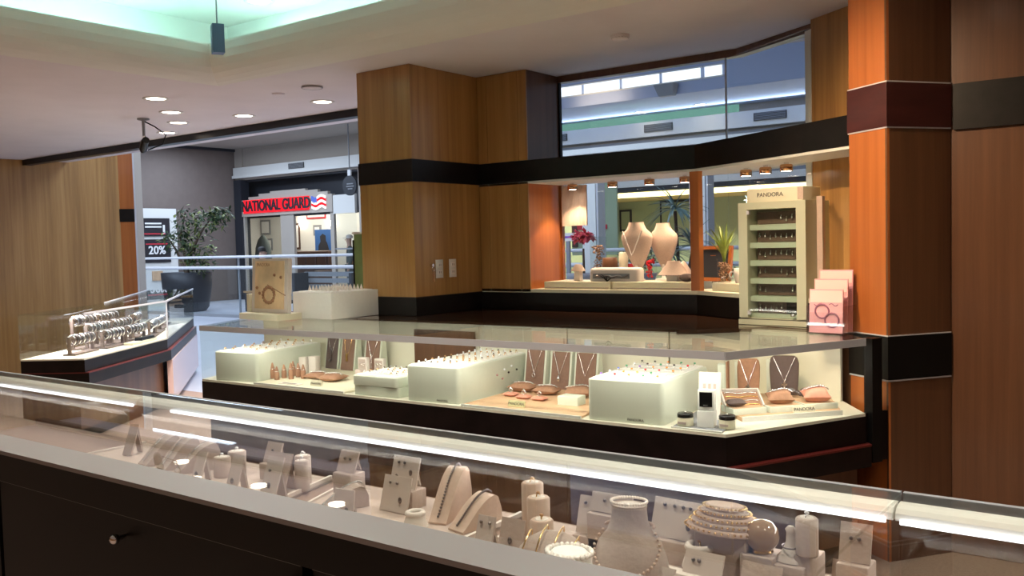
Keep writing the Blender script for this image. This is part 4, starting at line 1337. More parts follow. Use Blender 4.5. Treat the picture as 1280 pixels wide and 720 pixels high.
lean_card(-1.732, 1.80, .082, .096, 'large white card high on a block before the ramps', .0, [(-.5, .78), (-.05, .78), (.5, .5), (-.5, .3)], 'card', .28)
lean_card(-1.575, 1.60, .084, .090, 'large white card low before the ramps', .0, E2, 'card', .28)
lean_card(-1.665, 1.52, .060, .062, 'small white card box at the tray edge', .1, [(-.4, .2), (.4, .2)], 'card', .15)
lean_card(-1.215, 1.50, .068, .046, 'small card with two studs beside the cylinders', .0, [(-.5, .8), (.5, .8)], 'card', .3)
lean_card(-1.240, 1.44, .040, .036, 'smallest card with two studs at the rail', .0, [(-.5, .75), (.5, .75)], 'card', .3)
lean_card(-1.135, 1.485, .078, .060, 'card with a single pendant beside the cylinders', .0, [(0, .45)], 'linen', .3)
lean_card(-1.080, 1.73, .080, .092, 'wide card with studs between cylinders and bust', .0, [(-.6, .8), (-.1, .8), (.55, .35)], 'card', .3)
lean_card(-1.130, 1.89, .045, .112, 'wide low card on the block behind the bust', .0, [(-.3, .6)], 'card', .3)
lean_card(-.905, 1.80, .080, .142, 'widest card with a row of studs beside the bust', -.05, [(-.6, .82), (-.25, .82), (.05, .82), (.3, .82), (.6, .78), (.3, .35)], 'card', .35)
lean_card(-.741, 1.56, .058, .080, 'card pair before the white bar at the bright end', -.05, [(-.5, .7), (-.2, .7)], 'card', .4)
lean_card(-.785, 1.47, .050, .058, 'plain card beside the big bust at the rail', -.05, [], 'card', .4)
lean_card(-.635, 1.58, .050, .076, 'card at the rail nearest the case joint', -.05, [], 'linen', .4)
lean_card(-.545, 1.86, .075, .062, 'card standing alone at the bright case joint', .0, [(-.25, .6), (.25, .6)], 'linen', .25)
lean_card(-.50, 1.66, .06, .06, 'card below the lone card at the case joint', .0, [], 'linen', .3)

def ramp(label, a, b, w, hh, blabel, m='linen_pk', bm='oxid', z=TZ, n=26):
    """arched bracelet ramp that rises from plan point a to plan point b"""
    A, B = Vector(a), Vector(b)
    d = (B - A)
    L = d.length
    t = T('bracelet_ramp', label, 'bracelet ramp', (a[0], a[1], z + .0005), math.atan2(d.y, d.x))
    top = []
    for k in range(13):
        u = k / 12
        zz = hh * (sin(min(1, u / .86) * pi / 2) ** 1.15 if u < .86 else (1 - ((u - .86) / .14) ** 2 * .55)) + .004
        top.append((u * L, zz))
    rings = []
    for s in (-1, 1):
        rings.append([(x, s * w / 2, zz) for x, zz in top] + [(L, s * w / 2, 0), (0, s * w / 2, 0)])
    MB().loft(rings, True, True, smooth=False).build('ramp', m, t)
    bd = MB()
    for k in range(n):
        u = .04 + .88 * k / (n - 1)
        i = min(11, int(u * 12))
        f_ = u * 12 - i
        x = top[i][0] * (1 - f_) + top[i + 1][0] * f_
        zz = top[i][1] * (1 - f_) + top[i + 1][1] * f_
        bd.ball((x, 0, zz + .0066), .0030, 6, 4)
    o = bd.build('tennis_bracelet', bm)
    o.location = t.location
    o.rotation_euler = t.rotation_euler
    tag(o, blabel, 'bracelet')
ramp('tall bracelet ramp with a dark bracelet beside the ring donut', (-1.312, 1.468), (-1.338, 1.590), .044, .100, 'dark tennis bracelet running up the tall ramp')
ramp('lower bracelet ramp with rounded back before the ring cylinders', (-1.243, 1.448), (-1.222, 1.555), .050, .062, 'slim tennis bracelet on the lower rounded ramp', 'linen_pk')
ramp('low bracelet ramp at the edge of the middle tray', (-1.605, 1.395), (-1.565, 1.50), .046, .045, 'pale bracelet on the low ramp at the tray edge', 'linen', 'silver')
ramp('long bracelet ramp at the case joint in the shady tray', (-2.302, 1.435), (-2.288, 1.545), .050, .075, 'silver bracelet on the long ramp at the case joint', 'linen', 'silver')
ramp('broad bracelet ramp near the long one in the shady tray', (-2.230, 1.435), (-2.185, 1.545), .050, .070, 'silver bracelet on the broad ramp in the shady tray', 'linen', 'silver')
ramp('bracelet ramp farthest along the shady tray', (-2.395, 1.435), (-2.385, 1.545), .050, .07, 'silver bracelet on the farthest ramp', 'linen', 'silver')

t = T('ring_donut', 'small round ring donut at the foot of the tall ramp', 'ring stand', (-1.345, 1.435, TZ + .0005))
MB().lathe([(.028, 0), (.024, .012), (.021, .022), (.021, .026)], seg=22, cap1=False).torus((0, 0, .028), .0165, .0062, 'z', 22, 8).build('donut', 'card', t)
# half oval with chain arcs
t = T('chain_form', 'half round chain form with curved chains beside the big bust', 'necklace stand', (-.940, 1.365, TZ + .0005), radians(20))
rings = []
for k in range(9):
    a = pi * k / 8
    rings.append([(.078 * cos(b) * (1 if True else 1), -.045 + .085 * sin(a) * (.35 + .65 * abs(sin(b))) if False else .05 * sin(b) , 0) for b in [0]])
MB().lathe([(.075, 0), (.072, .022), (.062, .044), (.045, .062), (.022, .074), (.001, .077)], seg=26, sy=.72, cap1=False).build('form', 'linen', t)
for k in range(4):
    P = []
    for i in range(17):
        v_ = -1 + 2 * i / 16
        x_ = -.052 + .030 * k + .012 * (1 - v_ * v_)
        ymax = .72 * math.sqrt(max(0, .0745 ** 2 - x_ * x_)) * .97
        y_ = ymax * v_
        q_ = min(1, math.hypot(x_, y_ / .72) / .075)
        P.append((x_, y_, .0775 * math.sqrt(max(.0, 1 - q_ ** 2.3)) + .0075))
    o = MB().tube(P, .0014, 6).build('chain_necklace', 'gold')
    o.location = t.location
    o.rotation_euler = t.rotation_euler
    tag(o, 'fine chain curved over the half round chain form', 'necklace', 'chains on the half round form')

# big necklace bust
bx, by = -.792, 1.39
t = T('necklace_bust', 'large linen necklace bust with a pearl strand at its neck', 'necklace bust', (bx, by, TZ + .0005), radians(15))
bprof = [(.068, .0), (.069, .022), (.066, .050), (.056, .076), (.040, .096), (.033, .114), (.031, .134), (.032, .142)]
MB().lathe(bprof, seg=30, sx=1.0, sy=.80).build('bust', 'linen', t)
MB().lathe([(.022, .142), (.020, .1435)], seg=24, sy=.8).build('neck_cap', 'card', t)
def strand(R_fun, nb, r, m, label, name='pearl_necklace'):
    b = MB()
    for k in range(nb):
        b.ball(R_fun(2 * pi * k / nb), r, 7, 5)
    o = b.build(name, m)
    o.location = t.location
    o.rotation_euler = t.rotation_euler
    tag(o, label, 'necklace')
def bust_r(z):
    for (r0, z0), (r1, z1) in zip(bprof[:-1], bprof[1:]):
        if z0 <= z <= z1:
            return r0 + (r1 - r0) * (z - z0) / (z1 - z0)
    return bprof[-1][0]
def low_strand(a):
    z = .104 - .072 * max(0, -sin(a)) ** .9
    r = bust_r(z) + .0062
    return (r * cos(a), r * .80 * sin(a), z)
strand(low_strand, 60, .0030, 'linen_pk', 'blush bead strand hanging low round the large bust')
strand(lambda a: ((.0315) * cos(a), .0315 * .8 * sin(a), .1478), 40, .0028, 'pearl', 'short pearl strand lying round the top of the large bust')

# pearl bracelet stand right at the rail, brightened by an added spot
t = T('bracelet_stand', 'bright white bracelet stand with a pearl bracelet close to the rail', 'bracelet stand', (-.85, 1.285, TZ + .0005))
MB().lathe([(.050, 0), (.046, .03), (.040, .06), (.036, .075), (.030, .080)], seg=26, sy=.85).build('stand', 'white', t)
b = MB()
for k in range(26):
    a = 2 * pi * k / 26
    b.ball((.040 * cos(a), .040 * .85 * sin(a), .078), .0048, 8, 6)
o = b.build('pearl_bracelet', 'pearl')
o.location = t.location
tag(o, 'pearl bracelet round the bright white stand at the rail', 'bracelet')
light('SPOT', 'bracelet_fill_spot', (-.5, 1.0, 3.08), 42, (1, .95, .88), (-.85, 1.285, .9), spot_size=radians(4.6), spot_blend=.4, shadow_soft_size=.02)  # narrow spot without a fitting, added to brighten this stand

# fan of chains, ornament, small bust, bar
def block_at(x, y, w, d, label):
    """a low block for a thing standing at (x, y) of the .79 level; returns the thing's base point"""
    X, Y, Z, k = near(x, y)
    plinth(X, Y, Z, w, d, label)
    return X, Y, Z + .0005, k
X, Y, Z, k = block_at(-.795, 1.70, .07, .05, 'pale block under the wider ring donut')
t = T('ring_donut', 'wider round ring donut before the stacked chains with a ring in it', 'ring stand', (X, Y - .02, Z))
MB().lathe([(.033, 0), (.030, .010), (.024, .024), (.023, .034)], seg=24, cap1=False).torus((0, 0, .036), .021, .007, 'z', 24, 8).build('donut', 'card', t)
ring(X, Y - .02, Z + .0320, .5, 'g_tan', 'ring with tan stone in the wider donut', None, .9)

X, Y, Z, k = block_at(-.845, 1.915, .10, .045, 'pale block under the layered chain plate')
t = T('chain_plate', 'layered oval plate of wheat chains behind the widest card', 'chain stand', (X, Y, Z))
for q in range(5):
    b = MB().lathe([(.072 - q * .009, 0), (.072 - q * .009, .008), (.069 - q * .009, .0095)], (0, 0, q * .0097), 28, sx=1, sy=.55)
    b.build('layer', 'linen_pk' if q % 2 == 0 else 'linen', t)
    pts = [((.076 - q * .009) * cos(a), (.076 - q * .009) * .55 * sin(a), .006 + q * .0097) for a in [2 * pi * i / 40 for i in range(40)]]
    o = MB().beads(pts, .0024, 5, 4).build('wheat_chain', 'gold')
    o.location = t.location
    tag(o, 'gold chain wound round the layered oval plate', 'necklace', 'chains on the layered oval plate')
X, Y, Z, k = block_at(-.725, 1.83, .06, .06, 'pale block under the golden glass ornament')
t = T('glass_ornament', 'round golden glass ornament beside the wider ring donut', 'ornament', (X, Y, Z))
W['amber'] = mat('golden_glass', (.30, .19, .11), .08, coat=.6)
MB().lathe([(.012, 0), (.020, .005), (.028, .016), (.030, .028), (.027, .042), (.017, .052), (.003, .056)], seg=26).build('globe', 'amber', t)
MB().lathe([(.02, 0), (.018, .004)], (0, 0, .0), 20).build('foot', 'gold', t)
X, Y, Z, k = block_at(-.652, 1.80, .06, .05, 'pale block under the small flared bust')
t = T('pendant_bust', 'small white flared pendant bust beside the lone cylinder', 'necklace bust', (X, Y, Z), 0)
MB().lathe([(.028, 0), (.027, .005), (.015, .020), (.009, .034), (.008, .050), (.010, .056), (.005, .062)], seg=20, sy=.6).build('bust', 'card', t)
o = MB().torus((0, -.001, .027), .0150, .0015, 'z', 16, 5).build('fine_chain', 'oxid')
o.location = t.location
tag(o, 'fine dark chain on the small flared bust', 'necklace')
t = T('white_bar', 'long flat white display bar in front of the layered plate', 'display bar', (-.72, 1.455, TZ + .0005), radians(-2))
MB().rbox(-.105, .105, -.014, .014, 0, .016, .003, .002, 2).build('bar', 'card', t)

# ================================================================ DISPLAY WINDOW
WZ = 1.1405
for x0, x1, l in ((-3.50, -2.985, 'long low cream plinth in the display window, the one nearer the pier'), (-2.975, -2.42, 'long low cream plinth in the display window, the one nearer the corner post')):
    t = T('display_plinth', l, 'plinth', ((x0 + x1) / 2, 5.2, WZ))
    hw = (x1 - x0) / 2
    MB().rbox(-hw, hw, -.145, .15, 0, .048, .012, .005, 3).build('slab', 'cream', t)
    MB().box(-hw + .012, hw - .012, -.1465, -.145, .006, .012).build('edge_line', 'linen', t)
t = T('display_plinth', 'low cream plinth round the corner in the display window by the earring cabinet', 'plinth', (-2.12, 5.06, WZ), radians(-32))
MB().rbox(-.14, .24, -.10, .10, 0, .048, .012, .005, 3).build('slab', 'cream', t)
PZ = WZ + .049
# halogen spots under the soffit
spot0 = None
for k, (x, y, l) in enumerate([(-3.36, 5.22, 'copper spot over the pink fluted panel in the display window'), (-3.05, 5.22, 'copper spot second from the fluted panel in the display window'),
                               (-2.78, 5.22, 'copper spot over the tall necklace bust in the window'), (-2.535, 5.22, 'copper spot nearest the corner post in the window'),
                               (-2.06, 5.03, 'copper spot beyond the corner post, over the potted plant'), (-1.91, 4.94, 'copper spot above the header of the earring cabinet'),
                               (-1.76, 4.85, 'copper spot at the window end above the earring cabinet')]):
    if spot0 is None:
        spot0 = o = T('spot_lamp', l, 'spotlight', (x, y, 1.844), 0, 'copper spots over the display window')
        r = Matrix.Rotation(radians(8), 3, 'X')
        pts = [r @ Vector((0, 0, z)) for z in (0, -.045)]
        MB().tube([(0, 0, 0), (0, 0, -.012)], .014, 8).build('stem', 'chrome', o)
        MB().lathe([(.030, -.010), (.034, -.016), (.034, -.046), (.030, -.046), (.029, -.030)], seg=18, cap1=False).build('can', 'brass', o)
        MB().lathe([(.0295, -.0445), (.0005, -.0450)], seg=18, cap0=False, cap1=False).build('bulb', 'e_halo', o)
    else:
        o = dup(spot0, (x, y, 1.844), 0, l)
    light('SPOT', 'window_spot_beam', (x, y, 1.79), 6, HALO, (x + (0.0 if k else -.08), y - (.0 if k else -.05), 1.1), spot_size=radians(95), spot_blend=.5, shadow_soft_size=.02)

t = T('fluted_hanging', 'pink fluted fabric panel hanging in the display window beside the jamb', 'panel', (-3.42, 5.33, 1.56))
MB().box(-.105, .095, .010, .018, 0, .275).build('backing', 'linen_pk', t)
fl = [(-.105 + .20 * i / 40, .006 + .003 * (i % 2), 0) for i in range(41)]
MB().loft([[(x, y, z) for x, y, _ in fl] for z in (0, .275)], False, False, smooth=False, closed=False).build('fluted_face', 'linen_pk', t)
MB().tube([(-.08, .012, .275), (-.08, .012, .283)], .002, 5).build('wire', 'chrome', t)
MB().tube([(.07, .012, .275), (.07, .012, .283)], .002, 5).build('wire', 'chrome', t)

def win_bust(x, y, h, w, z, label, m, stem=True, rz=0.0):
    t = T('necklace_bust', label, 'necklace bust', (x, y, z), rz)
    b0 = .0
    if stem:
        MB().lathe([(.055, 0), (.052, .008), (.012, .014), (.010, .10)], seg=18).build('stand', 'card', t)
        b0 = .075
    rings = []
    for f_, ww, dd in [(0, .22, .16), (.12, .40, .26), (.35, .72, .40), (.55, .94, .44), (.68, 1.0, .42), (.76, .92, .38), (.86, .60, .34), (.95, .48, .32), (1.0, .46, .31)]:
        rings.append([(w / 2 * ww * cos(a), w / 2 * dd * sin(a) + .02 * (1 - f_), b0 + (h - b0) * f_) for a in [2 * pi * k / 24 for k in range(24)]])
    MB().loft(rings).build('bust', m, t)
    return t
wb = win_bust(-2.895, 5.245, .375, .225, PZ, 'tall blush necklace bust on a stem in front in the display window', 'linen_pk')
pts = []
for k in range(19):
    u = -1 + 2 * k / 18
    pts.append((u * .07, -.055 - .012 * (1 - abs(u)) , .32 - .16 * (1 - abs(u)) ** 1.0))
o = MB().tube(pts, .004, 6).build('scarf_necklace', 'pearl')
o.location = wb.location
tag(o, 'pale strand hanging on the tall blush bust in the window', 'necklace')
win_bust(-2.745, 5.325, .365, .200, PZ, 'blush necklace bust behind the tall one in the display window', 'linen_pk')
t = T('necklace_collar', 'wide flared necklace collar on a pale block near the corner post', 'necklace bust', (-2.595, 5.17, PZ))
MB().box(-.035, .035, -.03, .03, 0, .055).build('block', 'card', t)
MB().lathe([(.108, .040), (.100, .046), (.075, .075), (.050, .105), (.040, .125)], seg=26, sy=.55).build('collar', 'linen_pk', t)
MB().lathe([(.112, .036), (.108, .040)], seg=26, sy=.55).build('trim', 'taupe_dk', t)
t = T('necklace_collar', 'small flared necklace collar on a pale stem by the window jamb', 'necklace bust', (-3.29, 5.16, PZ))
MB().box(-.022, .022, -.02, .02, 0, .075).build('block', 'card', t)
MB().lathe([(.056, .065), (.052, .072), (.030, .100), (.022, .110)], seg=22, sy=.55).build('collar', 'linen_pk', t)
t = T('bracelet_bolster', 'long pale bolster with a dark slot across the display window', 'bolster', (-2.98, 5.13, PZ))
MB().rbox(-.185, .185, -.045, .045, 0, .088, .03, .02, 5).build('bolster', 'card', t)
MB().box(-.15, .12, -.0475, -.045, .018, .050).build('slot', 'mall_grey', t)
o = MB().tube([(-.13 + .24 * i / 12, -.052, .030 + .006 * sin(i * 1.7)) for i in range(13)], .007, 6).build('dark_chain', 'oxid')
o.location = (-2.98, 5.13, PZ)
tag(o, 'dark chain laid in the slot of the long pale bolster', 'necklace')
t = T('branch_ornament', 'small dark twig ornament at the joint of the cream plinths', 'ornament', (-3.02, 5.075, PZ))
for a in range(5):
    MB().tube([(0, 0, .002), (.03 * cos(a * 1.25 - 1), -.008, .012 + .006 * a), (.065 * cos(a * 1.25 - 1), -.012, .022 + .007 * a)], [.004, .003, .0015], 5).build('twig', 'black', t)
t = T('glass_vase', 'tall square glass vase of dried petals in the display window', 'vase', (-3.21, 5.29, PZ))
MB().box(-.042, .042, -.042, .042, 0, .008).box(-.042, -.038, -.042, .042, .008, .29).box(.038, .042, -.042, .042, .008, .29).box(-.038, .038, -.042, -.038, .008, .29).box(-.038, .038, .038, .042, .008, .29).build('glass', 'glass', t)
pb = MB()
rr = random.Random(4)
for k in range(150):
    pb.ball((rr.uniform(-.03, .03), rr.uniform(-.03, .03), .015 + rr.uniform(0, .215)), rr.uniform(.006, .009), 5, 3, .7)
o = pb.build('petals', 'pebble', t)
o['kind'] = 'stuff'
t = T('candle_lamp', 'short cream pillar candle behind the long bolster', 'candle', (-3.03, 5.31, PZ))
MB().lathe([(.031, 0), (.031, .178), (.026, .182), (.02, .176)], seg=20).build('wax', 'cream', t)
MB().tube([(0, 0, .176), (.002, 0, .19)], .0015, 4).build('wick', 'black', t)
t = T('wooden_bowl', 'round dark wooden bowl beside the pillar candle', 'bowl', (-3.105, 5.262, PZ))
MB().lathe([(.03, 0), (.046, .03), (.054, .08), (.051, .148), (.042, .15), (.038, .13)], seg=24, cap1=False).build('bowl', 'wood_dark', t)
t = T('glass_jar', 'round glass jar of red and white beads behind the bolster', 'jar', (-2.855, 5.352, PZ))
MB().lathe([(.03, 0), (.042, .03), (.044, .09), (.036, .125), (.038, .16), (.036, .168)], seg=20, cap1=False).build('glass', 'glass', t)
jb = MB()
for k in range(30):
    jb.ball((rr.uniform(-.022, .022), rr.uniform(-.022, .022), .02 + rr.uniform(0, .11)), .009, 6, 4)
o = jb.build('beads', 'g_red', t)
o['kind'] = 'stuff'
t = T('bead_box', 'low red box open behind the tall bust', 'box', (-2.975, 5.335, PZ))
MB().box(-.06, .06, -.02, .02, 0, .105).build('box', 'red', t)
t = T('photo_frame', 'wooden picture frame with dark glass standing at the corner post', 'picture frame', (-2.36, 5.19, PZ), radians(-14))
r = Matrix.Rotation(-.14, 3, 'X')
MB().box(-.14, -.118, 0, .018, 0, .215, r).box(.118, .14, 0, .018, 0, .215, r).box(-.118, .118, 0, .018, 0, .022, r).box(-.118, .118, 0, .018, .193, .215, r).build('frame', 'wood_red', t)
MB().box(-.118, .118, .006, .012, .022, .193, r).build('picture', 'mall_dark', t)
MB().box(-.02, .02, .05, .056, 0, .15, Matrix.Rotation(.15, 3, 'X')).build('strut', 'wood_red', t)
t = T('pin_cushion', 'small grey stuffed cushion on the plinth beside the corner post', 'cushion', (-2.475, 5.10, PZ))
MB().pillow(.085, .06, .05).build('cushion_body', 'taupe_dk', t)
t = T('cone_display', 'pink cone shaped stand behind the flared collar', 'display cone', (-2.61, 5.335, PZ))
MB().lathe([(.07, 0), (.06, .04), (.015, .11), (.004, .12)], seg=20).build('cone', 'linen_pk', t)
# potted grass
t = T('potted_grass', 'spiky green grass plant in a clear pot of pebbles beside the earring cabinet', 'plant', (-2.20, 5.03, PZ))
MB().lathe([(.040, 0), (.043, .13), (.046, .14)], seg=22, cap1=False).build('pot', 'glass', t)
gb = MB()
for k in range(90):
    a, r_ = rr.uniform(0, 2 * pi), .034 * math.sqrt(rr.random())
    gb.ball((r_ * cos(a), r_ * sin(a), .012 + rr.uniform(0, .105)), .0085, 5, 3, .8)
o = gb.build('pebbles', 'pebble', t)
o['kind'] = 'stuff'
for k in range(34):
    a = rr.uniform(0, 2 * pi)
    out = rr.uniform(.02, .13)
    hh = rr.uniform(.16, .27)
    w_ = .007
    pts = [(out * (u ** 1.6) * cos(a), out * (u ** 1.6) * sin(a), .12 + hh * (u - .28 * u * u * out / .13)) for u in (0, .3, .6, .85, 1)]
    vs, fs = [], []
    for i, p in enumerate(pts):
        ww = w_ * (1 - (i / 4) ** 2) + .0006
        vs += [(p[0] - ww * sin(a), p[1] + ww * cos(a), p[2]), (p[0] + ww * sin(a), p[1] - ww * cos(a), p[2]), (p[0] + .002 * cos(a), p[1] + .002 * sin(a), p[2] + .002)]
    for i in range(4):
        fs += [(i * 3, i * 3 + 3, i * 3 + 5, i * 3 + 2), (i * 3 + 2, i * 3 + 5, i * 3 + 4, i * 3 + 1), (i * 3 + 1, i * 3 + 4, i * 3 + 3, i * 3)]
    MB().add(vs, fs).build('leaf', 'leaf_g', t)
t = T('white_cup', 'white cup with a round handle next to the potted grass', 'cup', (-2.085, 4.985, PZ))
MB().lathe([(.024, 0), (.034, .03), (.036, .085), (.033, .085), (.03, .02)], seg=20, cap1=False).build('cup', 'card', t)
MB().torus((-.044, 0, .045), .020, .005, 'y', 14, 6).build('handle', 'card', t)
# blue star hung in the window
t = T('hanging_star', 'pale blue glittering star hanging beside the earring cabinet header', 'ornament', (-2.075, 5.12, 1.665))
pt = []
for k in range(16):
    r_ = .042 if k % 2 == 0 else .018
    pt.append((r_ * cos(pi * k / 8), r_ * sin(pi * k / 8)))
W['star'] = mat('blue_glitter', (.30, .50, .66), .3)
sm = MB().prism(pt, -.006, .006)
sm.v = [(x, z, y) for x, y, z in sm.v]
sm.f = [f[::-1] for f in sm.f]
sm.build('star', 'star', t)
MB().tube([(0, 0, .03), (0, 0, .178)], .0012, 4).build('thread', 'chrome', t)

# ================================================================ MALL BEYOND
S('floor', MB().box(-30, 8, 5.6, 17, -.1, 0.0), 'mall_floor')
S('wall_mall', MB().box(-23.2, -22.75, 8.0, 17.2, 0, 4.42), 'mall_wall')
S('trim_mall', MB().box(-22.76, -22.70, 8.0, 17.0, 4.34, 4.42), 'mall_dark')
S('ceiling', MB().box(-30, -12.6, 5.96, 17.3, 4.42, 4.55), 'mall_beige')
S('ceiling', MB().box(-12.6, 4, 5.6, 15.0, 5.25, 5.35), 'mall_blue')
S('ceiling', MB().box(-12.6, 4, 15.02, 17.3, 4.02, 4.12), 'mall_blue')
S('wall_clerestory', MB().box(-12.6, 4, 15.0, 15.15, 4.021, 5.25), 'mall_blue')
S('wall_step', MB().box(-12.7, -12.6, 5.96, 17.0, 4.42, 5.3), 'mall_white')
S('wall_upper', MB().box(-30, 4, 5.5, 5.92, 2.77, 5.24), 'mall_beige')
for k, (x0, x1) in enumerate([(-10.07, -9.40), (-9.33, -8.57), (-8.50, -7.75), (-7.68, -6.95), (-6.86, -6.55)]):
    w_ = S('window_%d' % (5 + k), MB().box(x0, x1, 14.97, 15.0, 4.25, 4.42), 'e_sky')
    MB().box(x0 - .03, x1 + .03, 14.975, 15.0, 4.225, 4.25).box(x0 - .03, x1 + .03, 14.975, 15.0, 4.42, 4.445).build('frame', 'mall_white', w_)
o = T('wall_speaker', 'grey tapered box on the pale clerestory wall under the bright panes', 'speaker', (-7.55, 14.96, 3.99))
MB().add([(-.20, 0, .20), (.20, 0, .20), (.14, 0, 0), (-.14, 0, 0), (-.20, -.2, .20), (.20, -.2, .20), (.14, -.12, 0), (-.14, -.12, 0)],
         [(0, 1, 2, 3), (7, 6, 5, 4), (0, 4, 5, 1), (1, 5, 6, 2), (2, 6, 7, 3), (3, 7, 4, 0)]).build('box', 'mall_grey', o)
light('AREA', 'soffit_fill', (-8.5, 16.7, 3.89), 26, COOL, (-8.5, 16.2, 4.1), shape='RECTANGLE', size=9, size_y=.1)  # unseen area lamp added to brighten the mall soffit
light('AREA', 'cove_glow', (-8.95, 14.7, 4.05), 1.6, HALO, (-8.95, 15.0, 4.16), shape='RECTANGLE', size=1.1, size_y=.05)
for x, y, l in ((-8.97, 16.55, 'pale downlight in the mall soffit seen through the upper window, nearer the pier'), (-7.65, 16.5, 'pale downlight in the mall soffit seen through the upper window, nearer the glass joint')):
    downlight(x, y, l, z=4.02, group='downlights in the mall soffit', lamp=False).scale = (1.7, 1.7, 1)
S('trim_green', MB().box(-11.2, -7.1, 17.0, 17.04, 3.86, 4.02), 'e_green')
S('wall_far', MB().box(-30, -22.4, 17.0, 17.2, 0, 4.42).box(-22.4, 4, 17.05, 17.3, 3.50, 4.42).box(-17.6, -11.4, 17.0, 17.3, 0, 3.5), 'mall_beige')
S('wall_bulkhead', MB().box(-22.7, 4, 16.9, 17.05, 3.56, 3.86), 'mall_white')
S('trim_beam', MB().box(-22.7, -12, 16.85, 16.9, 3.55, 3.63), 'mall_white')
S('wall_grey', MB().box(-11.4, 4, 16.95, 17.3, 2.68, 3.5), 'mall_grey')
for x, l in ((-19.885, 'dark air grille in the pale bulkhead above the recruiting shop'), (-11.30, 'dark air grille in the bulkhead at the upper window edge'), (-8.77, 'dark air grille in the bulkhead in the middle of the upper window'), (-6.43, 'dark air grille in the bulkhead beyond the glass joint')):
    t = T('air_grille', l, 'vent', (x, 16.9, 3.725 if x > -12 else 3.74))
    MB().box(-.32, .32, -.02, 0, -.075, .075).build('frame', 'vent', t)
    for q in range(5):
        MB().box(-.30, .30, -.026, -.02, -.06 + q * .028, -.048 + q * .028).build('slat', 'mall_grey', t)

# ---- recruiting shop with the red sign
S('wall_dark_column', MB().box(-22.70, -22.38, 16.9, 17.2, 0, 3.5), 'mall_dark')
S('wall_recess', MB().box(-24.5, -17.6, 17.55, 17.65, 2.4, 3.5), 'mall_dark')
S('ceiling', MB().box(-22.4, -17.6, 17.1, 17.6, 3.45, 3.5), 'mall_dark')
front = T('recruiting_shop', 'grey recruiting shop front with a stepped parapet across the mall', 'shop front', (-20.45, 17.0, 0))
MB().box(-1.95, 1.92, -.08, .04, 2.42, 2.90).build('fascia', 'mall_beige', front)
MB().box(-1.62, 1.75, -.07, .03, 2.90, 2.98).build('parapet_step', 'mall_beige', front)
MB().box(-1.15, 1.35, -.07, .03, 2.98, 3.05).build('parapet_step', 'mall_beige', front)
MB().box(-.65, .85, -.07, .03, 3.05, 3.10).build('parapet_step', 'mall_beige', front)
for x0, x1 in ((-1.95, -1.86), (-.27, .29), (1.78, 1.92)):
    MB().box(x0, x1, -.04, .04, 0, 2.42).build('mullion', 'mall_beige', front)
MB().box(-1.86, -.27, -.02, -.01, .15, 2.40).build('shop_window', 'pane', front)
MB().box(-1.86, -.27, -.03, .03, 0, .15).build('sill', 'mall_beige', front)
MB().box(.29, 1.78, -.02, .03, 2.36, 2.42).build('door_head', 'mall_dark', front)
MB().box(1.93, 2.76, -.06, .03, 2.36, 2.86).build('side_fascia', 'mall_white', front)
MB().box(1.93, 2.76, -.02, -.01, .1, 2.36).build('shop_window', 'pane', front)
MB().box(1.93, 2.76, -.03, 0, 1.40, 1.44).build('transom', 'mall_grey', front)
sg = T('shop_sign', 'red lit NATIONAL GUARD sign with black letters on the grey shop front', 'sign', (-20.85, 16.92, 2.70))
MB().box(-1.42, 1.42, -.035, 0, -.19, .19).build('sign_box', 'e_red', sg)
text('NATIONAL GUARD', .42, 'mall_dark', sg, (0.02, -.05, -.005), UP, 'sign_lettering', .012, sx=.80, bold=.010)
fl = T('flag_sign', 'small lit sign of a wavy flag beside the red shop sign', 'sign', (-19.03, 16.92, 2.71))
def wavy(x0, x1, z0, z1, ph=0.0):
    n = 14
    mb = MB()
    rings = []
    for i in range(n + 1):
        x = x0 + (x1 - x0) * i / n
        dz = .035 * sin((x) / .42 * 2 * pi * .9 + ph)
        rings.append([(x, -.05, z0 + dz), (x, -.05, z1 + dz), (x, -.02, z1 + dz), (x, -.02, z0 + dz)])
    return mb.loft(rings, True, True, smooth=False)
wavy(-.27, -.05, -.02, .15).build('canton', 'e_blue', fl)
for k, (z0, m) in enumerate(((.10, 'e_white'), (.03, 'e_red'), (-.045, 'e_white'), (-.115, 'e_red'), (-.185, 'e_white'))):
    wavy(-.05 if z0 > -.03 else -.27, .28, z0, z0 + .058).build('stripe', m, fl)
# interior
S('wall_shop_back', MB().box(-25.6, -16.4, 20.0, 20.1, 0, 3.0), 'mall_white')
S('wall_shop_side', MB().box(-16.5, -16.4, 17.7, 20.0, 0, 3.0).box(-25.6, -25.5, 17.7, 20.0, 0, 3.0), 'mall_white')
S('ceiling', MB().box(-25.6, -16.4, 17.66, 20.1, 2.95, 3.05), 'mall_white')
S('floor', MB().box(-25.6, -16.4, 17.0, 20.1, -.1, 0), 'carpet')
light('AREA', 'shop_light', (-21.6, 18.9, 2.9), 48, (1, .95, .80), (-21.6, 18.9, 0), shape='RECTANGLE', size=4.5, size_y=1.2)
def frame(name, label, cat, x, y, z, w, h, fm, pm, inner=.05, rz=0.0):
    t = T(name, label, cat, (x, y, z), rz)
    MB().box(-w / 2, w / 2, -.03, -.002, -h / 2, h / 2).build('frame', fm, t)
    MB().box(-w / 2 + inner, w / 2 - inner, -.034, -.03, -h / 2 + inner, h / 2 - inner).build('picture', pm, t)
    return t
frame('wall_picture', 'tall dark framed picture on the bright wall of the recruiting shop', 'picture', -23.6, 20.0, 1.86, .26, .85, 'sofa', 'text_w', .06)
frame('wall_picture', 'small square dark framed picture on the bright wall of the recruiting shop', 'picture', -22.62, 20.0, 2.03, .36, .34, 'mall_grey', 'text_w', .07)
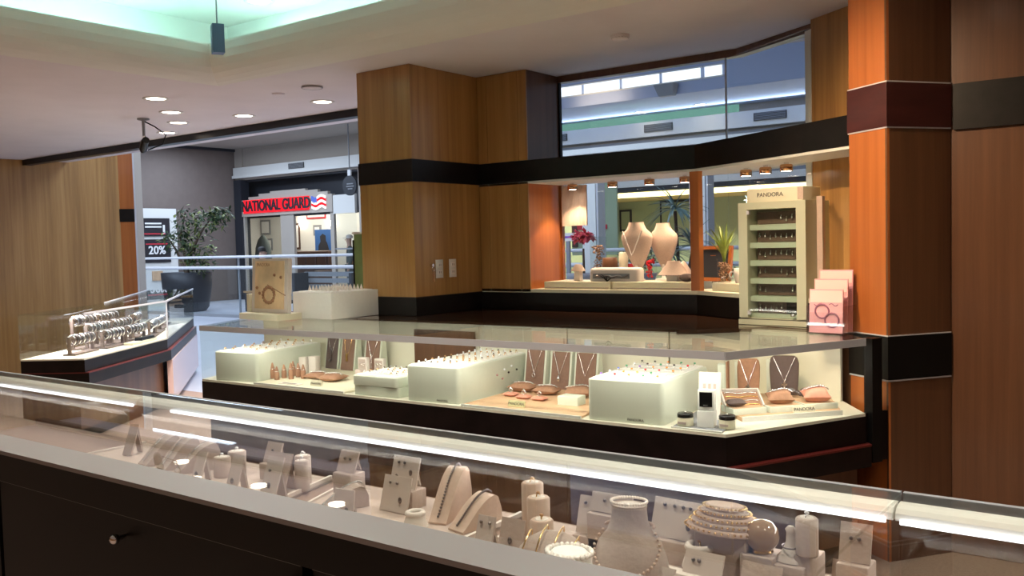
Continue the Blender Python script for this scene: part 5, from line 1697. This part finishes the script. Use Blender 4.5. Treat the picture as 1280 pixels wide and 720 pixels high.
frame('wall_picture', 'framed picture seen in the recruiting shop window, upper of two', 'picture', -25.2, 20.0, 2.2, .5, .5, 'mall_grey', 'text_w', .06)
frame('wall_picture', 'framed picture seen in the recruiting shop window, lower of two', 'picture', -25.1, 20.0, 1.62, .45, .40, 'mall_grey', 'text_w', .06)
frame('wall_banner', 'red and white striped banner above the small square picture', 'banner', -22.65, 20.0, 2.50, .9, .20, 'red', 'text_w', .05)
t = T('wall_poster', 'blue poster with the dark outline of a helmeted person', 'poster', (-21.7, 19.4, .98))
MB().box(-.36, .36, -.02, 0, 0, 1.05).build('sheet', 'navy', t)
pf = [(-.16, 0), (.24, 0), (.26, .35), (.20, .52), (.14, .60), (.13, .76), (.0, .82), (-.12, .74), (-.10, .58), (-.20, .45), (-.22, .2)]
mm = MB().prism(pf, .021, .028)
mm.v = [(x, -z, y + .1) for x, y, z in mm.v]
mm.f = [f[::-1] for f in mm.f]
mm.build('printed_figure', 'cloth2', t)
MB().box(-.36, .36, -.03, 0, -.98, 0).build('stand', 'card', t)
for x in (-23.35, -21.95):
    for zz in (2.25,):
        t = T('wall_sconce', 'bright wall sconce in the recruiting shop, %s the small square picture' % ('before' if x < -23 else 'beyond'), 'lamp', (x, 19.95, zz))
        MB().lathe([(.03, -.08), (.07, .0), (.09, .08)], seg=12, cap1=False).build('shade', 'e_halo', t)
        MB().box(-.02, .02, .0, .05, -.1, -.02).build('bracket', 'mall_grey', t)
t = T('leather_sofa', 'dark brown tufted leather sofa inside the recruiting shop', 'sofa', (-21.35, 18.4, 0))
MB().rbox(-.75, .75, -.35, .35, .10, .46, .06, .04, 3).build('seat', 'sofa', t)
MB().rbox(-.75, .75, .20, .45, .10, 1.38, .06, .05, 3).build('backrest', 'sofa', t)
for s in (-1, 1):
    MB().rbox(s * .78 - .09, s * .78 + .09, -.36, .42, .10, .80, .05, .04, 3).build('arm', 'sofa', t)
    for y in (-.3, .35):
        MB().box(s * .7 - .03, s * .7 + .03, y - .03, y + .03, 0, .10).build('leg', 'wood_dark', t)
for k in range(3):
    MB().rbox(-.68 + k * .46, -.24 + k * .46, .165, .20, .5, 1.30, .03, .01, 2).build('back_cushion', 'sofa', t)
t = T('display_mannequin', 'dark plant and kit on a stand behind the shop window', 'display', (-23.1, 18.2, 0))
MB().lathe([(.2, 0), (.18, .04), (.03, .06), (.03, .8)], seg=14).build('stand', 'mall_dark', t)
MB().lathe([(.12, .8), (.28, .95), (.33, 1.2), (.30, 1.5), (.20, 1.75), (.05, 1.9)], seg=16, sy=.6).build('kit', 'cloth', t)

def person(name, label, loc, rz, seated, top_m, leg_m, cap=False):
    t = T(name, label, 'person', loc, rz)
    if seated:
        hip, sh, nk, hd = .50, .98, 1.06, 1.17
        J = dict(pel=(0, 0, hip), bel=(0, .0, hip + .2), che=(0, -.01, hip + .40), nek=(0, -.01, nk), hea=(0, -.02, hd), top=(0, -.015, hd + .13),
                 sL=(.18, 0, sh), eL=(.24, -.06, sh - .29), wL=(.15, -.26, sh - .36), hL=(.12, -.34, sh - .37), kL=(.12, -.44, hip + .02), aL=(.12, -.44, .08), tL=(.13, -.60, .04), pL=(.10, -.03, hip - .02))
    else:
        hip, sh, nk, hd = .93, 1.44, 1.53, 1.63
        J = dict(pel=(0, 0, hip), bel=(0, .01, hip + .2), che=(0, .0, hip + .40), nek=(0, .0, nk), hea=(0, -.01, hd), top=(0, -.005, hd + .13),
                 sL=(.19, 0, sh), eL=(.25, .02, sh - .30), wL=(.26, -.05, sh - .56), hL=(.26, -.09, sh - .65), kL=(.11, -.02, .50), aL=(.11, .0, .08), tL=(.13, -.16, .04), pL=(.10, 0, hip - .04))
    for k in list(J):
        if k.endswith('L'):
            x, y, z = J[k]
            J[k[:-1] + 'R'] = (-x, y, z)
    rad = dict(pel=(.12, .10), bel=(.13, .10), che=(.155, .105), nek=(.055, .055), hea=(.075, .09), top=(.06, .07), s=(.065, .065), e=(.045, .045), w=(.03, .03), h=(.04, .022), p=(.09, .09), k=(.062, .062), a=(.042, .042), t=(.04, .03))
    def skin(nm, bones, m, grow=0.0, parent=t):
        keys = []
        for a, b in bones:
            for q in (a, b):
                if q not in keys:
                    keys.append(q)
        me = bpy.data.meshes.new(nm)
        me.from_pydata([J[k] for k in keys], [(keys.index(a), keys.index(b)) for a, b in bones], [])
        o = bpy.data.objects.new(nm, me)
        COL.objects.link(o)
        md = o.modifiers.new('skin', 'SKIN')
        sv = me.skin_vertices[0].data
        for i, k in enumerate(keys):
            r_ = rad.get(k) or rad[k[0]]
            sv[i].radius = (r_[0] + grow, r_[1] + grow)
            sv[i].use_root = (i == 0)
        sd = o.modifiers.new('sub', 'SUBSURF')
        sd.levels = sd.render_levels = 2
        me.materials.append(W[m])
        o.parent = parent
        return o
    arms = [(a + s, b + s) for s in 'LR' for a, b in (('s', 'e'), ('e', 'w'), ('w', 'h'))]
    legs = [(a + s, b + s) for s in 'LR' for a, b in (('p', 'k'), ('k', 'a'), ('a', 't'))]
    body = [('pel', 'bel'), ('bel', 'che'), ('che', 'nek'), ('nek', 'hea'), ('hea', 'top')] + [('che', 's' + s) for s in 'LR'] + arms + [('pel', 'p' + s) for s in 'LR'] + legs
    skin('body', body, 'skin')
    skin('jacket', [('pel', 'bel'), ('bel', 'che')] + [('che', 's' + s) for s in 'LR'] + [x for x in arms if x[0][0] in 'se'], top_m, .018)
    skin('trousers', [('pel', 'p' + s) for s in 'LR'] + [x for x in legs if x[0][0] in 'pk'], leg_m, .016)
    for s in (-1, 1):
        MB().rbox(s * .12 - .05, s * .12 + .05, J['tL'][1] - .07, J['aL'][1] + .07, 0, .085, .03, .02, 3).build('shoe', 'black', t)
    hx_, hy_, hz_ = J['hea']
    face = MB().ball((-.028, hy_ - .083, hz_ + .055), .009, 6, 4).ball((.028, hy_ - .083, hz_ + .055), .009, 6, 4)
    face.build('eyes', 'hair', t)
    MB().ball((0, hy_ - .098, hz_ + .03), .014, 6, 4, 1.5).build('nose', 'skin', t)
    MB().box(-.022, .022, hy_ - .090, hy_ - .08, hz_ - .012, hz_ - .004).build('mouth', 'red', t)
    for s in (-1, 1):
        MB().ball((s * .078, hy_ + .005, hz_ + .045), .018, 6, 4, 1.6).build('ear', 'skin', t)
    hb = MB().lathe([(.092, .07), (.094, .11), (.078, .155), (.04, .178), (.002, .184)], (0, hy_ + .018, hz_), 18, sy=1.08, cap1=False)
    hb.build('cap' if cap else 'hair', 'card' if cap else 'hair', t)
    if cap:
        MB().prism([(-.06, -.08), (.06, -.08), (.05, -.17), (-.05, -.17)], hz_ + .075, hz_ + .085).build('cap_peak', 'card', t)
    return t
person('person', 'person in grey green clothes and pale cap standing at the shop window', (-18.75, 17.7, 0), radians(-40), False, 'cloth', 'cloth', True)
person('person', 'dark haired person seated behind the framed sepia sign', (-17.35, 13.62, .17), radians(160), True, 'cloth2', 'cloth2')
t = T('mall_bench', 'low wooden mall bench under the seated person', 'bench', (-17.35, 13.62, 0), radians(160))
for k in range(4):
    MB().box(-.8, .8, -.20 + k * .11, -.11 + k * .11, .44, .48).build('slat', 'wood', t)
for s in (-1, 1):
    MB().box(s * .65 - .04, s * .65 + .04, -.2, .22, 0, .44).build('leg', 'mall_dark', t)

# hanging round sign, kiosk, plants, rail
t = T('blade_sign', 'round dark projecting sign with pale lettering over the far shops', 'sign', (-16.35, 15.5, 2.72))
MB().tube([(0, 0, .22), (0, .05, .22)], .24, 28).build('disc', 'mall_dark', t)
t2 = text('SALON', .13, 'text_w', t, (.02, -.004, .24), UP, 'sign_lettering', .003) if False else None
for k, (w_, z_) in enumerate(((.22, .26), (.26, .20), (.16, .14))):
    MB().box(-w_ / 2 + .03, w_ / 2 + .03, -.008, 0, z_ - .014, z_ + .014).build('pale_line', 'mall_grey', t)
MB().box(-.05, .05, 0, .04, .46, .60).build('bracket', 'text_w', t)
MB().tube([(0, .02, .60), (0, .02, 1.70)], .015, 6).build('rod', 'mall_grey', t)
k_ = T('poster_kiosk', 'white poster kiosk with a black 20% poster by the taupe wall', 'kiosk', (-22.35, 14.15, 0), radians(90))
MB().box(-.60, .50, -.12, .22, 0, 2.62).build('case', 'mall_white', k_)
MB().box(-.55, .27, -.15, -.12, 1.88, 2.36).build('poster', 'poster_dk', k_)
MB().box(-.55, .27, -.15, -.12, 1.18, 1.80).build('poster', 'poster_dk', k_)
MB().box(-.50, .12, -.156, -.15, 1.93, 1.96).build('print_line', 'red', k_)
for z_ in (2.13, 2.22):
    MB().box(-.46, .02, -.156, -.15, z_ - .02, z_ + .02).build('print_line', 'text_w', k_)
MB().box(.06, .12, -.156, -.15, 1.96, 2.18).build('print_line', 'text_w', k_)
text('20%', .30, 'text_w', k_, (-.14, -.155, 1.50), UP, 'poster_lettering', .004, bold=.006)
MB().box(-.46, .18, -.156, -.15, 1.66, 1.69).box(-.46, .18, -.156, -.15, 1.30, 1.32).build('print_line', 'red', k_)
MB().box(-.30, -.0, -.156, -.12, .70, .95).build('notice', 'peach', k_)

def leafy(name, label, cat, loc, stems, n, spread, zc, leaf_len, leaf_w, mats, pot=None, seed=0, group=None, droop=.3):
    t = T(name, label, cat, loc, 0, group)
    rr = random.Random(seed)
    if pot:
        pot(t)
    sb = MB()
    for pts, r_ in stems:
        sb.tube(pts, r_, 6)
    sb.build('trunk', 'bark', t)
    bl = {m: MB() for m in mats}
    for k in range(n):
        c, s_ = rr.choice(zc)
        while True:
            v = Vector((rr.uniform(-1, 1), rr.uniform(-1, 1), rr.uniform(-1, 1)))
            if v.length < 1:
                break
        p = Vector(c) + Vector((v.x * s_[0], v.y * s_[1], v.z * s_[2]))
        d = Vector((rr.uniform(-1, 1), rr.uniform(-1, 1), rr.uniform(-.9, .5))).normalized()
        side = d.cross(Vector((0, 0, 1))).normalized() * leaf_w * rr.uniform(.7, 1.2)
        L = leaf_len * rr.uniform(.7, 1.3)
        q = p + d * L * .5 - Vector((0, 0, droop * L * .1))
        e = p + d * L - Vector((0, 0, droop * L * .4))
        bl[rr.choice(mats)].add([tuple(p), tuple(q + side), tuple(e), tuple(q - side), tuple(q + Vector((0, 0, leaf_w * .4)))], [(0, 1, 4), (1, 2, 4), (2, 3, 4), (3, 0, 4), (0, 3, 2, 1)])
    for m in mats:
        o = bl[m].build('foliage', m, t)
        o['kind'] = 'stuff'
    return t
def big_pot(t):
    MB().lathe([(.42, 0), (.50, .10), (.58, .60), (.60, .95), (.54, .95), (.50, .85)], seg=22, cap1=False).build('pot', 'mall_dark', t)
    MB().lathe([(.51, .86), (.02, .88)], seg=20, cap0=False).build('soil', 'bark', t)
leafy('potted_tree', 'wide spreading potted tree in a large dark pot before the taupe wall', 'tree', (-19.7, 13.2, 0),
      [([(0, 0, .8), (.1, 0, 1.3), (.5, .1, 1.9), (.95, .1, 2.25)], [.05, .04, .03, .015]), ([(0, 0, .8), (-.1, .05, 1.3), (-.2, 0, 1.8), (.05, 0, 2.4)], [.05, .04, .03, .012]), ([(0, 0, .9), (-.4, 0, 1.5), (-.7, 0, 1.8)], [.04, .03, .012])],
      900, 1, [((.85, .1, 2.2), (.55, .4, .30)), ((.2, 0, 2.15), (.40, .4, .45)), ((-.35, 0, 1.75), (.45, .4, .30)), ((.45, .05, 1.55), (.5, .4, .35)), ((.55, 0, 1.15), (.5, .4, .25)), ((1.25, .1, 2.3), (.3, .3, .2))],
      .16, .035, ['leaf', 'leaf_y', 'leaf'], big_pot, 5)
def small_pot(t):
    MB().lathe([(.16, 0), (.20, .30), (.22, .34), (.18, .34), (.17, .28)], seg=18, cap1=False).build('pot', 'mall_grey', t)
# dracaena with long blue-green leaves: each leaf its own piece
t = T('dracaena', 'tall blue green dracaena with drooping strap leaves seen through the display window', 'plant', (-4.47, 9.0, 0))
small_pot(t)
sb = MB()
for pts in ([(0, 0, .3), (.02, 0, 1.0), (-.02, 0, 1.75)], [(0, 0, .3), (.06, .05, .9), (.16, .05, 1.35)], [(0, 0, .3), (-.05, .02, .8), (-.10, 0, 1.28)]):
    sb.tube(pts, .018, 6)
sb.build('stem', 'bark', t)
rr = random.Random(9)
for (cx_, cy_, cz_, n_, L0) in ((-.02, 0, 1.78, 34, .36), (.15, .05, 1.38, 30, .34), (-.10, 0, 1.30, 26, .30), (.02, 0, 1.05, 18, .26)):
    for k in range(n_):
        a = rr.uniform(0, 2 * pi)
        el = rr.uniform(.0, 1.35)
        L = L0 * rr.uniform(.75, 1.1)
        w_ = .016
        vs, fs = [], []
        for i in range(6):
            u = i / 5
            rr_ = L * u * cos(el * (1 - .3 * u)) 
            z_ = L * u * sin(el) - .55 * L * u * u * (1.15 - el * .6)
            ww = w_ * (1 - u ** 2.2) * (.55 + .45 * min(1, u * 3)) + .001
            x_, y_ = cx_ + rr_ * cos(a), cy_ + rr_ * sin(a)
            vs += [(x_ - ww * sin(a), y_ + ww * cos(a), cz_ + z_), (x_ + ww * sin(a), y_ - ww * cos(a), cz_ + z_), (x_, y_, cz_ + z_ - .005)]
        for i in range(5):
            fs += [(i * 3, i * 3 + 1, i * 3 + 4, i * 3 + 3), (i * 3 + 1, i * 3 + 2, i * 3 + 5, i * 3 + 4), (i * 3 + 2, i * 3, i * 3 + 3, i * 3 + 5)]
        MB().add(vs, fs).build('leaf', 'leaf_b', t)
leafy('potted_ivy', 'low bright green plant at the foot of the dracaena', 'plant', (-4.20, 9.35, 0), [([(0, 0, .3), (0, 0, .9)], [.03, .02])], 160, 1, [((0, 0, 1.08), (.22, .18, .13))], .10, .035, ['leaf'], small_pot, 6)
def low_pot(t):
    MB().lathe([(.2, 0), (.24, .95), (.26, 1.0), (.2, 1.0)], seg=18).build('planter', 'mall_grey', t)
leafy('poinsettia', 'red poinsettia on a grey planter by the mall railing', 'plant', (-6.92, 11.0, 0), [([(0, 0, 1.0), (0, 0, 1.35)], [.02, .015])], 130, 1, [((0, 0, 1.53), (.14, .12, .05))], .10, .035, ['red'], low_pot, 7)
leafy('potted_shrub', 'dark green shrub under the red poinsettia', 'plant', (-6.05, 11.0, 0), [([(0, 0, 1.0), (0, 0, 1.2)], [.02, .015])], 130, 1, [((0, 0, 1.22), (.3, .2, .18))], .12, .03, ['leaf'], low_pot, 8)

# glass railing along the mall
rl = T('glass_railing', 'long glass mall railing with two metal rails beyond the shop', 'railing', (0, 12.3, 0))
for zz, r_ in ((1.31, .028), (1.08, .035)):
    MB().tube([(-21, 0, zz), (-3.2, 0, zz)], r_, 8).build('rail_bar', 'metal', rl)
for k in range(12):
    x = -21 + k * 1.5
    MB().box(x + .012, x + 1.488, -.006, .006, .06, 1.06).build('glass_panel', 'pane', rl)
    MB().box(x - .02, x + .02, .02, .05, 0, 1.30).build('post', 'mall_grey', rl) if k % 3 == 0 else None
MB().box(-21, -3.2, -.05, .05, 0, .06).build('base_rail', 'mall_grey', rl)
t = T('mall_bench', 'long grey slatted bench behind the railing before the recruiting shop', 'bench', (-15.0, 13.6, 0))
for k in range(3):
    MB().box(-1.0, 1.0, .1, .14, .55 + k * .14, .65 + k * .14).build('slat', 'mall_grey', t)
MB().box(-1.0, 1.0, -.35, .1, .42, .47).build('seat', 'mall_grey', t)
for s in (-1, 1):
    MB().box(s * .9 - .04, s * .9 + .04, -.3, .14, 0, .92).build('leg', 'mall_dark', t)

# shop with green walls seen through the display window
S('wall_green_back', MB().box(-11.9, 1.0, 20.5, 20.6, 0, 3.0), 'green_wall')
S('wall_green_side', MB().box(-11.9, -11.8, 17.3, 20.5, 0, 3.0), 'green_wall')
S('floor', MB().box(-11.9, 1.0, 17.0, 20.6, -.1, 0), 'carpet')
S('ceiling', MB().box(-11.9, 1.0, 17.3, 20.6, 2.95, 3.05), 'yellow_paint')
S('trim_white', MB().box(-11.4, 1.0, 16.85, 16.97, 2.55, 2.68), 'mall_white')
S('trim_header', MB().box(-11.4, 1.0, 16.9, 17.3, 2.46, 2.55), 'mall_dark')
S('trim_soffit', MB().box(-11.8, 1.0, 18.6, 20.5, 2.42, 2.95), 'yellow_paint')
light('AREA', 'green_shop_light', (-7.5, 18.0, 2.9), 290, (1, .93, .72), (-7.5, 18.6, 0), shape='RECTANGLE', size=7, size_y=.8)
for x0, l in ((-7.24, 'white mall column seen through the display window, behind the tall bust'), (-5.52, 'white mall column seen beyond the corner post')):
    t = T('mall_column', l, 'column', (x0 + .12, 12.9 - .6, 0))
    t.location.y = 11.6
    MB().box(-.115, .115, -.115, .115, 0, 2.72).build('shaft', 'mall_white', t)
    MB().box(.118, .15, -.1, .1, 0, 2.72).build('metal_edge', 'metal', t)
    MB().box(-.15, .15, -.15, .15, 0, .12).build('base', 'mall_grey', t)
S('trim_beam', MB().box(-10, -3.0, 11.45, 11.75, 2.72, 2.80), 'mall_white')
for (x, z, w_, h_, l) in [(-9.0, 1.95, .85, .9, 'large dark framed picture on the green wall behind the dracaena'), (-11.0, 1.9, .22, .75, 'narrow dark frame on the green wall, nearer the column'), (-10.4, 1.95, .34, .55, 'dark framed panel on the green wall between column and bust')]:
    frame('wall_picture', l, 'picture', x - 1.2, 20.5, z, w_, h_, 'cloth2', 'green_wall', .05)
t = T('wall_wreath', 'grey green wreath on the shop front behind the pink fluted panel', 'wreath', (-8.75, 14.0, 2.22))
wr = MB()
rr = random.Random(12)
for k in range(120):
    a = rr.uniform(0, 2 * pi)
    r_ = .17 + rr.uniform(-.06, .06)
    wr.ball((r_ * cos(a), rr.uniform(-.04, .04), r_ * sin(a)), rr.uniform(.018, .035), 5, 3)
wr.build('wreath_ring', 'leaf_b', t)
MB().ball((-.03, -.06, -.02), .07, 8, 5).build('bow', 'card', t)
t.parent = None
st = T('sign_stand', 'tall slim stand carrying the wreath and dark plaques before the green shop', 'display stand', (-8.75, 14.08, 0))
MB().box(-.35, .60, 0, .04, 1.2, 2.6).build('panel', 'green_wall', st)
MB().box(-.33, -.22, -.03, 0, 1.35, 2.0).box(.0, .10, -.03, 0, 1.6, 2.0).build('plaque', 'sofa', st)
MB().box(-.28, .40, -.02, 0, 1.66, 1.74).build('red_ribbon', 'red', st)
MB().box(-.02, .02, .04, .08, 0, 2.0).box(-.3, .3, -.1, .2, 0, .03).build('stand', 'mall_grey', st)
t = T('white_sign', 'small white sign board on a post by the mall railing', 'sign', (-7.50, 11.5, 0))
MB().box(-.22, .22, -.02, .02, 1.46, 1.58).build('board', 'card', t)
MB().box(-.15, .15, -.023, -.02, 1.505, 1.535).build('print', 'g_violet', t)
MB().box(-.03, .03, -.02, .02, 0, 1.46).build('post', 'mall_grey', t)
MB().box(-.15, .15, -.12, .12, 0, .02).build('foot', 'mall_grey', t)

# ---------------------------------------------------------------- lettering becomes plain mesh
dg = bpy.context.evaluated_depsgraph_get()
for o in TEXTS:
    me = bpy.data.meshes.new_from_object(o.evaluated_get(dg))
    me.name = o.name
    n = bpy.data.objects.new('tmp', me)
    n.parent = o.parent
    n.location, n.rotation_euler, n.scale = o.location, o.rotation_euler, o.scale
    for kk in o.keys():
        n[kk] = o[kk]
    nm = o.name
    bpy.data.objects.remove(o)
    n.name = nm
    COL.objects.link(n)
